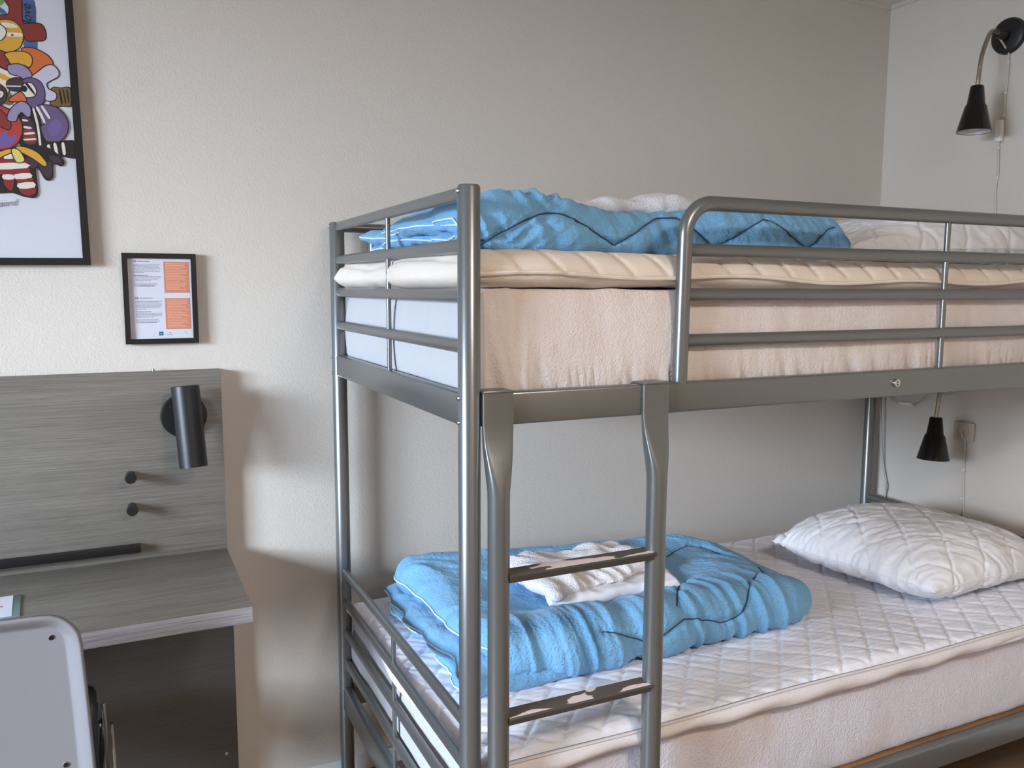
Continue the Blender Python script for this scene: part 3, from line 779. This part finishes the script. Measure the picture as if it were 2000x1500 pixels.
# spotlight on the panel
sl = thing('spotlight', 'black cylindrical spotlight fixed to the desk back panel', 'wall lamp', (-.397, .942, 1.094))
MB().lathe([(0, .012), (.053, .012), (.0555, .009), (.0555, 0)], (-.397, .942, 1.094), (0, -1, 0), 48).part('wall_plate', BLACK, sl)
MB().tube([(-.397, .935, 1.094), (-.392, .86, 1.085)], .009, 16).part('joint', BLACK, sl)
a = Vector((-.3955, .874, 1.176)); b = Vector((-.3855, .846, .978)); ax = (b-a).normalized(); Lc = (b-a).length
hd = MB().lathe([(0, 0), (.0315, 0), (.0330, .0015), (.0330, Lc), (.0305, Lc), (.0305, Lc-.03), (0, Lc-.03)], a, ax, 48).part('spot_head', BLACK, sl)
MB().lathe([(0, Lc-.029), (.028, Lc-.029)], a, ax, 32).part('bulb', PLASTW, hd)
for zz_, lab in ((.951, 'short black round peg on the desk back panel, the upper of two'), (.870, 'short black round peg on the desk back panel, the lower of two')):
    t = thing('peg', lab, 'peg', (-.527, .942, zz_), 'black pegs on the desk back panel')
    MB().lathe([(.0105, 0), (.0105, .034), (.0125, .036), (.0135, .042), (.0125, .048), (0, .0485)], (-.527, .942, zz_), (0, -1, 0), 28).part('peg_body', BLACK, t)
t = thing('rail', 'thin black metal rail along the desk back panel above the desktop', 'rail', (-1.1, .942, .768))
MB().box(-1.75, -.512, .918, .942, .758, .7745, .0008).part('rail_bar', BLACK, t)
MB().box(-1.75, -.512, .914, .918, .758, .7800, .0006).part('rail_lip', BLACK, t)
# small sign lying on the desktop
t = thing('leaflet', 'white leaflet in a clear greenish holder lying on the desktop', 'leaflet', (-.86, .71, .732))
R = Matrix.Rotation(math.radians(4), 3, 'Z')
MB().box(-.98, -.757, .636, .776, .732, .7345, .0005, rot=R).part('holder', GREENG, t, 'clear greenish acrylic holder')
MB().box(-.978, -.772, .640, .773, .7347, .7352, 0, rot=R).part('sheet', PAPERW, t)
MB().box(-.93, -.79, .705, .711, .7353, .7355, 0, rot=R).part('printed_line', INKR, t)

# ============================================================ CHAIR
ch = thing('chair', 'white plastic shell chair with black seat pushed against the desk', 'chair', (-.835, .55, 0))
def chair_back():
    NU, NV = 44, 40; V = []
    def pt(u, v):
        # u -1..1 across, v 0..1 from seat up
        hw = .222 - .018*v**1.5; zz0, zz1 = .42, .832
        # rounded corners at the top
        r = .055; x = u*hw; z = zz0+(zz1-zz0)*v
        ex = hw-abs(x); ez = zz1-z
        if ex < r and ez < r:
            # pull the corner in along a superellipse
            cx, cz = hw-r, zz1-r; dx, dz = abs(x)-cx, z-cz
            m_ = max(dx, dz); l_ = math.hypot(dx, dz)
            if l_ > 0: dx, dz = dx*m_/l_, dz*m_/l_
            x = math.copysign(cx+dx, x); z = cz+dz
        d = min(hw*(1-abs(u)), (zz1-zz0)*(1-v))
        q = max(0, 1-d/.028); rim = -.020*q*q*(3-2*q)
        y = .372+.035*(1-v)**2*0 - .045*(1-v) + .02*(u*u)*0 + rim - .012*(u*u)
        return (-.833+x, y, z)
    us = sorted(set([-1, 1]+list(np.round(np.concatenate([np.linspace(-1, -.86, 12), np.linspace(-.86, .86, 22), np.linspace(.86, 1, 12)]), 5))))
    vs = sorted(set(list(np.round(np.concatenate([np.linspace(0, .9, 20), np.linspace(.9, 1, 12)]), 5))))
    V = [pt(u, v) for v in vs for u in us]; n = len(us); F = []
    for j in range(len(vs)-1):
        for i in range(n-1): F.append((j*n+i, j*n+i+1, (j+1)*n+i+1, (j+1)*n+i))
    return V, F
V, F = chair_back()
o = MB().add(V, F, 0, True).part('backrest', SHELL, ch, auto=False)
md = o.modifiers.new('thickness', 'SOLIDIFY'); md.thickness = .010; md.offset = 0
for x, z in ((-.674, .786), (-.662, .552), (-.992, .786), (-1.004, .552)):
    y = .372-.045*(1-(z-.42)/.412)-.012*((x+.833)/.21)**2-.005
    MB().lathe([(.0052, .0015), (.0058, 0)], (x, y, z), (0, -1, 0), 16).lathe([(0, .0012), (.0042, .0012)], (x, y, z), (0, -1, 0), 16, mi=1).part('screw_hole', [SHELL, BLACK], o)
MB().box(-1.045, -.622, .36, .80, .430, .452, .010, seg=3).part('seat', SEATB, ch)
mm = MB().tube(spline([(-.628, .42, .43), (-.622, .415, .50), (-.622, .43, .58), (-.622, .46, .615), (-.628, .50, .60), (-.632, .52, .52), (-.632, .53, .44)], 5), .011, 10)
mm.part('armrest', SEATB, ch, 'black curved side bracket')
for x in (-.612, -1.05):
    for y0, y1 in ((.42, .36), (.70, .78)):
        MB().tube([(x, y0, .44), (x*1.0, y1, .005)], .009, 12).part('leg', STEEL, ch)
    MB().tube([(x+.012, .45, .60 if x > -.9 else .44), (x+.014, .50, .42)], .004, 8).part('side_bar', METAL, ch)
    MB().box(x-.006, x+.006, .40, .74, .405, .432, .003).part('seat_rail', STEEL, ch)
MB().tube([(-.590, .56, .50), (-.589, .60, .40), (-.592, .62, .02)], .0035, 8).part('side_bar', STEEL, ch)

# ============================================================ PICTURES
def frame(t, x0, x1, z0, z1, w, y0, y1, m):
    mb = MB(); q = [(x0, z0), (x1, z0), (x1, z1), (x0, z1)]; r = [(x0+w, z0+w), (x1-w, z0+w), (x1-w, z1-w), (x0+w, z1-w)]
    V = [(a, y0, b) for a, b in q]+[(a, y0, b) for a, b in r]+[(a, y1, b) for a, b in q]+[(a, y1, b) for a, b in r]
    F = []
    for i in range(4):
        j = (i+1) % 4
        F += [(i, j, 4+j, 4+i), (8+i, 8+j, 12+j, 12+i), (i, j, 8+j, 8+i), (4+i, 4+j, 12+j, 12+i)]
    mb.add(V, F, 0, False); return mb.part('frame', m, t, auto=False)
def flat(mb, x0, x1, z0, z1, y, mi=0):
    mb.add([(x0, y, z0), (x1, y, z0), (x1, y, z1), (x0, y, z1)], [(0, 1, 2, 3)], mi, False)

ART = [
('blue',0,[(-0.6939,2.065),(-0.6674,2.0673),(-0.6682,2.0176),(-0.6691,1.9595),(-0.6955,1.9533),(-0.6952,2.0081)]),
('green',0,[(-0.7596,2.0703),(-0.7271,2.0751),(-0.7294,2.0541),(-0.7454,2.043),(-0.7614,2.0407)]),
('blue',0,[(-0.7561,2.0415),(-0.7399,2.0467),(-0.7235,2.0312),(-0.7461,2.0325)]),
('maroon',1,[(-0.7273,2.0809),(-0.6958,2.0796),(-0.6954,2.0185),(-0.6764,2.0172),(-0.6578,2.016),(-0.6504,2.0003),(-0.6535,1.9832),(-0.6708,1.9793),(-0.69,1.9787),(-0.6972,1.9958),(-0.7176,2.0171),(-0.7471,2.0147),(-0.7626,2.02),(-0.7464,2.0257),(-0.7227,2.0307),(-0.7191,2.0466),(-0.7258,2.0605)]),
('ochre',1,[(-0.7584,2.0028),(-0.7418,2.0145),(-0.7229,2.0188),(-0.7071,2.0125),(-0.6972,1.9958),(-0.6977,1.9778),(-0.706,1.9602),(-0.7214,1.9503),(-0.7403,1.9486),(-0.7583,1.9584)]),
('cream',0,[(-0.7366,2.0116),(-0.7152,2.0114),(-0.7049,2.0038),(-0.7319,2.0018)]),
('cream',0,[(-0.7285,1.9904),(-0.7001,1.9925),(-0.6989,1.9851),(-0.7276,1.9824)]),
('maroon',0,[(-0.7187,1.9889),(-0.7145,1.9871),(-0.7168,1.9838),(-0.7205,1.9851)]),
('cream',1,[(-0.7635,2.0051),(-0.7449,2.0076),(-0.7315,1.9989),(-0.7312,1.9855),(-0.7415,1.9729),(-0.7577,1.9688),(-0.7654,1.9723)]),
('black',0,[(-0.7586,1.9984),(-0.748,1.9988),(-0.7463,1.9919),(-0.7541,1.9856),(-0.7592,1.9879)]),
('maroon',1,[(-0.7615,1.9491),(-0.7456,1.9495),(-0.7325,1.9435),(-0.7255,1.9264),(-0.7318,1.91),(-0.7449,1.9152),(-0.7626,1.9311)]),
('orange',1,[(-0.7008,1.9569),(-0.68,1.9612),(-0.6611,1.955),(-0.6464,1.9445),(-0.6408,1.9283),(-0.6577,1.9157),(-0.6794,1.8975),(-0.6898,1.9092),(-0.6837,1.9341)]),
('ochre',1,[(-0.7339,1.9434),(-0.7106,1.9506),(-0.6889,1.9487),(-0.682,1.9358),(-0.6878,1.92),(-0.7013,1.9231),(-0.723,1.9221),(-0.7292,1.9319)]),
('cream',1,[(-0.7633,1.9191),(-0.7426,1.9094),(-0.7097,1.8949),(-0.7292,1.8838),(-0.7347,1.859),(-0.745,1.8671),(-0.7654,1.883)]),
('ochre',0,[(-0.7641,1.9056),(-0.7379,1.8964),(-0.725,1.8872),(-0.736,1.8831),(-0.7646,1.8965)]),
('ochre',0,[(-0.7654,1.883),(-0.7472,1.8759),(-0.7371,1.8649),(-0.7403,1.8555),(-0.7663,1.8679)]),
('brown',1,[(-0.646,1.8734),(-0.6261,1.8766),(-0.6085,1.8771),(-0.6067,1.8412),(-0.6282,1.837),(-0.6494,1.8351)]),
('black',0,[(-0.632,1.8717),(-0.6286,1.872),(-0.625,1.8435),(-0.6291,1.8422)]),
('black',0,[(-0.6241,1.8731),(-0.6212,1.8734),(-0.6179,1.8451),(-0.621,1.8442)]),
('black',0,[(-0.6164,1.8739),(-0.6136,1.8735),(-0.6112,1.8479),(-0.6141,1.8461)]),
('brown',0,[(-0.7457,1.8549),(-0.7308,1.8564),(-0.7281,1.8324),(-0.7443,1.8324)]),
('lav',1,[(-0.7321,1.9136),(-0.7259,1.9197),(-0.7068,1.9224),(-0.6904,1.9121),(-0.6833,1.8916),(-0.6925,1.8846),(-0.7096,1.8964),(-0.7269,1.9006)]),
('pale',1,[(-0.6865,1.8943),(-0.669,1.9114),(-0.6545,1.9237),(-0.6404,1.9268),(-0.6303,1.9156),(-0.6318,1.9032),(-0.6464,1.893),(-0.656,1.8853),(-0.6538,1.8732),(-0.6394,1.8648),(-0.6404,1.8514),(-0.6553,1.846),(-0.6643,1.8543),(-0.6668,1.875),(-0.6759,1.8863)]),
('purple',1,[(-0.7109,1.8736),(-0.7032,1.888),(-0.6865,1.8943),(-0.6689,1.887),(-0.6617,1.8663),(-0.6659,1.8413),(-0.6818,1.829),(-0.6969,1.8292),(-0.7086,1.8403)]),
('plum',1,[(-0.7357,1.8786),(-0.7263,1.8886),(-0.7112,1.8917),(-0.7046,1.8833),(-0.7057,1.868),(-0.7182,1.8631),(-0.7329,1.8668)]),
('cream',0,[(-0.7352,1.8735),(-0.7067,1.8752),(-0.7068,1.8731),(-0.7351,1.8711)]),
('cream',1,[(-0.7069,1.8709),(-0.6995,1.8808),(-0.6871,1.8821),(-0.6788,1.8676),(-0.6831,1.855),(-0.6985,1.851),(-0.7062,1.8588)]),
('black',0,[(-0.7073,1.8739),(-0.6998,1.8762),(-0.6955,1.869),(-0.7006,1.8618),(-0.7073,1.8642)]),
('black',0,[(-0.6996,1.8802),(-0.694,1.882),(-0.6814,1.8613),(-0.6835,1.858)]),
('orange',1,[(-0.7344,1.8409),(-0.713,1.8597),(-0.705,1.8559),(-0.7003,1.8426),(-0.7141,1.8398)]),
('plum',1,[(-0.7658,1.877),(-0.75,1.8726),(-0.7394,1.8616),(-0.741,1.8433),(-0.7525,1.8301),(-0.7688,1.8256)]),
('cream',1,[(-0.7617,1.8564),(-0.752,1.8609),(-0.7443,1.8566),(-0.7489,1.8462),(-0.7624,1.8437)]),
('black',0,[(-0.7563,1.8575),(-0.7514,1.8586),(-0.7507,1.8514),(-0.7554,1.8492)]),
('black',1,[(-0.7153,1.8183),(-0.6902,1.8267),(-0.6773,1.8094),(-0.6713,1.7666),(-0.6642,1.7423),(-0.6841,1.7362),(-0.7145,1.7356),(-0.7203,1.7781)]),
('plum',0,[(-0.7119,1.8064),(-0.6955,1.8048),(-0.6839,1.7656),(-0.6877,1.7468),(-0.7111,1.7466)]),
('maroon',0,[(-0.7095,1.776),(-0.6902,1.776),(-0.6861,1.75),(-0.7083,1.7483)]),
('cream',0,[(-0.7109,1.8004),(-0.7013,1.7997),(-0.6996,1.7961),(-0.7097,1.7965)]),
('cream',0,[(-0.709,1.7852),(-0.6953,1.7839),(-0.6939,1.7797),(-0.7079,1.7804)]),
('cream',0,[(-0.7085,1.7699),(-0.6898,1.7729),(-0.6884,1.769),(-0.7073,1.7657)]),
('cream',0,[(-0.7106,1.7559),(-0.6878,1.7592),(-0.6872,1.7555),(-0.7094,1.7526)]),
('red',1,[(-0.774,1.8281),(-0.7475,1.8245),(-0.7292,1.814),(-0.7152,1.7969),(-0.7128,1.7757),(-0.7219,1.7504),(-0.7391,1.7353),(-0.7638,1.729),(-0.7797,1.7309)]),
('violet',0,[(-0.7775,1.7675),(-0.7591,1.7628),(-0.745,1.7731),(-0.7405,1.7582),(-0.7238,1.7656),(-0.7332,1.7434),(-0.7526,1.7359),(-0.7796,1.7324)]),
('maroon',1,[(-0.7663,1.8228),(-0.7507,1.8152),(-0.7358,1.7921),(-0.7381,1.7767),(-0.7501,1.7788),(-0.7681,1.7924)]),
('lav',1,[(-0.7402,1.8009),(-0.7329,1.8198),(-0.7171,1.8359),(-0.706,1.839),(-0.6942,1.8294),(-0.6938,1.8111),(-0.7009,1.8068),(-0.7105,1.8163),(-0.7186,1.8089),(-0.7248,1.7955),(-0.7357,1.7952)]),
('purple',1,[(-0.6761,1.8311),(-0.662,1.8355),(-0.6425,1.8326),(-0.625,1.8171),(-0.6177,1.7927),(-0.6262,1.767),(-0.6439,1.7531),(-0.6622,1.7533),(-0.67,1.7652),(-0.6736,1.785),(-0.664,1.7982)]),
('violet',0,[(-0.6589,1.7893),(-0.6411,1.8064),(-0.6306,1.7917),(-0.6461,1.7655),(-0.6571,1.7708)]),
('cream',0,[(-0.6889,1.8244),(-0.6847,1.8254),(-0.6783,1.7908),(-0.676,1.742),(-0.6805,1.7411),(-0.6827,1.7874)]),
('cream',0,[(-0.6813,1.8281),(-0.6762,1.8292),(-0.6645,1.7997),(-0.6675,1.7954)]),
('cream',0,[(-0.6711,1.8315),(-0.6664,1.832),(-0.6544,1.8099),(-0.6574,1.8056)]),
('black',1,[(-0.6723,1.7473),(-0.6411,1.7527),(-0.6053,1.7554),(-0.605,1.7213),(-0.6399,1.7221),(-0.671,1.72)]),
('cream',0,[(-0.6647,1.7438),(-0.6584,1.7452),(-0.6588,1.7271),(-0.6645,1.726)]),
('cream',0,[(-0.6512,1.7479),(-0.6455,1.7493),(-0.6425,1.7266),(-0.6482,1.7253)]),
('cream',0,[(-0.6341,1.7507),(-0.6284,1.7511),(-0.6268,1.7267),(-0.6326,1.7257)]),
('black',1,[(-0.7808,1.7125),(-0.7144,1.7371),(-0.6672,1.7389),(-0.6347,1.713),(-0.6376,1.6996),(-0.655,1.7038),(-0.6589,1.6722),(-0.6711,1.6661),(-0.6838,1.6895),(-0.6928,1.6889),(-0.6932,1.6311),(-0.7151,1.6256),(-0.7421,1.6343),(-0.7851,1.6389)]),
('plum',0,[(-0.6831,1.7036),(-0.6577,1.7052),(-0.6608,1.6736),(-0.6709,1.6693),(-0.6824,1.6911)]),
('plum',0,[(-0.7102,1.7142),(-0.6854,1.7128),(-0.6891,1.6954),(-0.7033,1.6899)]),
('plum',0,[(-0.6626,1.7205),(-0.6429,1.7187),(-0.6379,1.7049),(-0.6548,1.707)]),
('dred',1,[(-0.7811,1.7064),(-0.7132,1.7103),(-0.7032,1.6805),(-0.6946,1.6451),(-0.6976,1.6315),(-0.7137,1.627),(-0.7269,1.6372),(-0.735,1.6724),(-0.7402,1.6443),(-0.7474,1.6377),(-0.7574,1.6527),(-0.7595,1.6726),(-0.7831,1.6727)]),
('cream',0,[(-0.7818,1.6957),(-0.7123,1.7017),(-0.7093,1.6901),(-0.7825,1.6834)]),
('cream',0,[(-0.7589,1.6726),(-0.7385,1.6738),(-0.7372,1.6637),(-0.7574,1.6625)]),
('cream',0,[(-0.7349,1.6746),(-0.7044,1.6789),(-0.7017,1.6682),(-0.7333,1.6639)]),
('cream',0,[(-0.7301,1.6541),(-0.6981,1.6584),(-0.6968,1.6466),(-0.7266,1.6425)]),
('cream',0,[(-0.7509,1.7176),(-0.7345,1.7203),(-0.7323,1.7112),(-0.7528,1.7089)]),
('ochre',1,[(-0.7808,1.7125),(-0.7586,1.7247),(-0.7393,1.7313),(-0.7369,1.7253),(-0.7565,1.7142),(-0.7817,1.6972)]),
('ochre',1,[(-0.7259,1.7372),(-0.709,1.7366),(-0.6847,1.7253),(-0.6686,1.703),(-0.675,1.6972),(-0.6964,1.7136),(-0.7231,1.7294)]),
('yellow',1,[(-0.7367,1.7294),(-0.7231,1.7294),(-0.7133,1.7078),(-0.7287,1.7031)]),
]

PX0, PX1, PZ0, PZ1 = -1.13, -.590, 1.467, 2.20
pic = thing('framed_poster', 'large black-framed poster of colourful cartoon birds hanging above the desk', 'picture', ((PX0+PX1)/2, YW, PZ0))
frame(pic, PX0, PX1, PZ0, PZ1, .0165, .957, .980, BLACKF)
MB().box(PX0+.012, PX1-.012, .966, .972, PZ0+.012, PZ1-.012).part('paper', PAPER, pic, 'white poster paper')
def rgbm(n, c): return mat('poster_'+n, c, 0.5)
PC = dict(blue=(76, 100, 142), green=(120, 160, 90), maroon=(134, 52, 46), ochre=(214, 160, 58), cream=(226, 216, 208), orange=(206, 104, 54), lav=(150, 138, 170), pale=(198, 192, 212),
          purple=(104, 86, 122), plum=(66, 50, 62), black=(34, 28, 30), brown=(120, 92, 56), red=(176, 62, 56), violet=(112, 92, 150), dred=(136, 42, 36), yellow=(222, 200, 110))
names = list(PC); pm = [rgbm(k, PC[k]) for k in names]
# the sheet hangs very slightly askew
ang = math.radians(-1.25)
def tilt(x, z): 
    dx, dz = x-PX1, z-PZ0
    return (PX1+dx*1.0+dz*.0, z)
pb = MB(); k = 0
def blob(color, outline, pts):
    global k
    P = [Vector((p[0], 0, p[1])) for p in pts]
    c = sum(P, Vector())/len(P)
    sp = spline(P, 6, closed=True) if outline else spline(P, 2, closed=True)
    sp = [Vector((min(max(p.x, PX0+.018), PX1-.018), 0, p.z)) for p in sp]
    def poly(Q, y, mi):
        bm = bmesh.new(); vs = [bm.verts.new((q.x, y, min(q.z, PZ1-.02))) for q in Q]
        try:
            es = [bm.edges.new((vs[i], vs[(i+1) % len(vs)])) for i in range(len(vs))]
            bmesh.ops.triangle_fill(bm, edges=es, use_beauty=True, normal=(0, -1, 0))
            bm.verts.index_update()
            pb.add([v.co for v in bm.verts], [[v.index for v in f.verts] for f in bm.faces], mi, False)
        except Exception: pass
        bm.free()
    k += 1
    if outline:
        n = len(sp); out = []
        area2 = sum(sp[i].x*sp[(i+1) % n].z-sp[(i+1) % n].x*sp[i].z for i in range(n))
        for i in range(n):
            tq = (sp[(i+1) % n]-sp[i-1]); nn = Vector((tq.z, 0, -tq.x))
            if nn.length > 1e-9: nn.normalize()
            out.append(sp[i]+nn*(.0022 if area2 > 0 else -.0022))
        out = [Vector((min(max(p.x, PX0+.017), PX1-.017), 0, p.z)) for p in out]
        poly(out, .9658-k*.00004, names.index('black')); k += 1
    poly(sp, .9658-k*.00004, names.index(color))
for c_, o_, p_ in ART:    # further birds to the left, outside the photograph
    blob({'purple': 'red', 'orange': 'blue'}.get(c_, c_), o_, [(-1.70-.012-x, z) for x, z in p_])
pb.part('printed_birds', pm, pic, auto=False); pb = MB(); k = 0
for c_, o_, p_ in ART: blob(c_, o_, p_)
pb.part('printed_birds', pm, pic, auto=False)
def text(t, body, size, loc, rot, m, name, shear=0):
    cu = bpy.data.curves.new(name, 'FONT'); cu.body = body; cu.size = size; cu.shear = shear; cu.extrude = 0.0001
    o = bpy.data.objects.new(name, cu); COL.objects.link(o); bpy.context.view_layer.update()
    me = bpy.data.meshes.new_from_object(o.evaluated_get(bpy.context.evaluated_depsgraph_get()))
    bpy.data.objects.remove(o, do_unlink=True)
    M = Matrix.Translation(Vector(loc)) @ Matrix.Rotation(rot, 4, 'Y') @ Matrix.Rotation(math.pi/2, 4, 'X')
    off = OFF[t.name]; me.transform(Matrix.Translation(-off) @ M)
    me.materials.clear(); me.materials.append(m)
    p = bpy.data.objects.new(name, me); COL.objects.link(p); p.parent = t; OFF[p.name] = off
    return p
text(pic, 'love', .026, (-.677, .9600, 2.012), -math.pi/2, BLACKF, 'handwriting', .3)
text(pic, 'ngaard', .020, (-.790, .9640, 1.598), -.12, INKG, 'signature', .5)
pic.rotation_euler = (0, -.014, 0)
# small framed notice
nt_ = thing('framed_notice', 'small black-framed information sheet with two orange boxes on the wall', 'picture', (-.437, YW, 1.277))
x0, x1, z0, z1 = -.5225, -.3515, 1.2765, 1.5015
frame(nt_, x0, x1, z0, z1, .0125, .960, .980, BLACKF)
MB().box(x0+.010, x1-.010, .9680, .9740, z0+.010, z1-.010).part('sheet', PAPERW, nt_)
tx = MB(); Y = .9676; random.seed(4)
def words(xa, xb, z, h, mi, last=1.0, gap=.0009):
    x = xa; e = xa+(xb-xa)*last
    while x < e-.002:
        w_ = min(random.uniform(.0025, .0085), e-x); flat(tx, x, x+w_, z-h/2, z+h/2, Y, mi); x += w_+gap
def para(xa, xb, z, lines, mi, h=.0012, dz=.0034, last=.5):
    for i in range(lines):
        words(xa, xb, z-i*dz, h, mi, last if i == lines-1 else random.uniform(.88, 1)); 
    return z-lines*dz
for zt_, xo in ((1.4815, 0), (1.3905, .0030)):
    xa, xb = -.4985+xo*.6, -.4345+xo*.5
    flat(tx, xa, xa+.008, zt_-.0022, zt_+.0022, Y, 2); flat(tx, xa+.0025, xa+.0035, zt_-.0022, zt_+.0022, Y-.0001, 3); flat(tx, xa, xa+.008, zt_-.0005, zt_+.0005, Y-.0001, 3)
    words(xa+.011, xa+.040, zt_, .0020, 0)
    z = para(xa, xb, zt_-.0075, 7, 0, last=.4)
    words(xa, xa+.036, z-.0028, .0014, 1)
    z = para(xa, xb, z-.0062, 4, 0, last=.65)
    z = para(xa, xb-.003, z-.0030, 3, 0, last=.75)
    words(xa+.012, xa+.048, z+.0034, .0014, 1)
for za, zb_ in ((1.4815, 1.4037), (1.3905, 1.3120)):
    flat(tx, -.4280, -.3688, zb_, za, Y, 4); z = za-.005
    i = 0
    while z > zb_+.005:
        xa = -.4235; e = -.373-random.uniform(0, .006) if i % 4 != 3 else -.39
        x = xa
        while x < e-.002:
            w_ = min(random.uniform(.003, .009), e-x); flat(tx, x, x+w_, z-.0007, z+.0007, Y-.0002, 5); x += w_+.001
        z -= .0040; i += 1
flat(tx, -.4452, -.4350, 1.2968, 1.3066, Y, 6); flat(tx, -.4425, -.4378, 1.3010, 1.3020, Y-.0002, 7)
words(-.4285, -.4120, 1.2990, .0013, 0); tx.add([(-.4235, Y, 1.3020), (-.4185, Y, 1.3050), (-.4160, Y, 1.3020), (-.4187, Y, 1.3036)], [(0, 1, 2, 3)], 1, False)
tx.add([(-.3855, Y, 1.3065), (-.3845, Y, 1.3068), (-.3765, Y, 1.2990), (-.3775, Y, 1.2988)], [(0, 1, 2, 3)], 0, False)
tx.part('printed_text', [INKG, INKD, INKR, PAPERW, ORANGE, ORANGL, TEAL, PAPERW], nt_, auto=False)
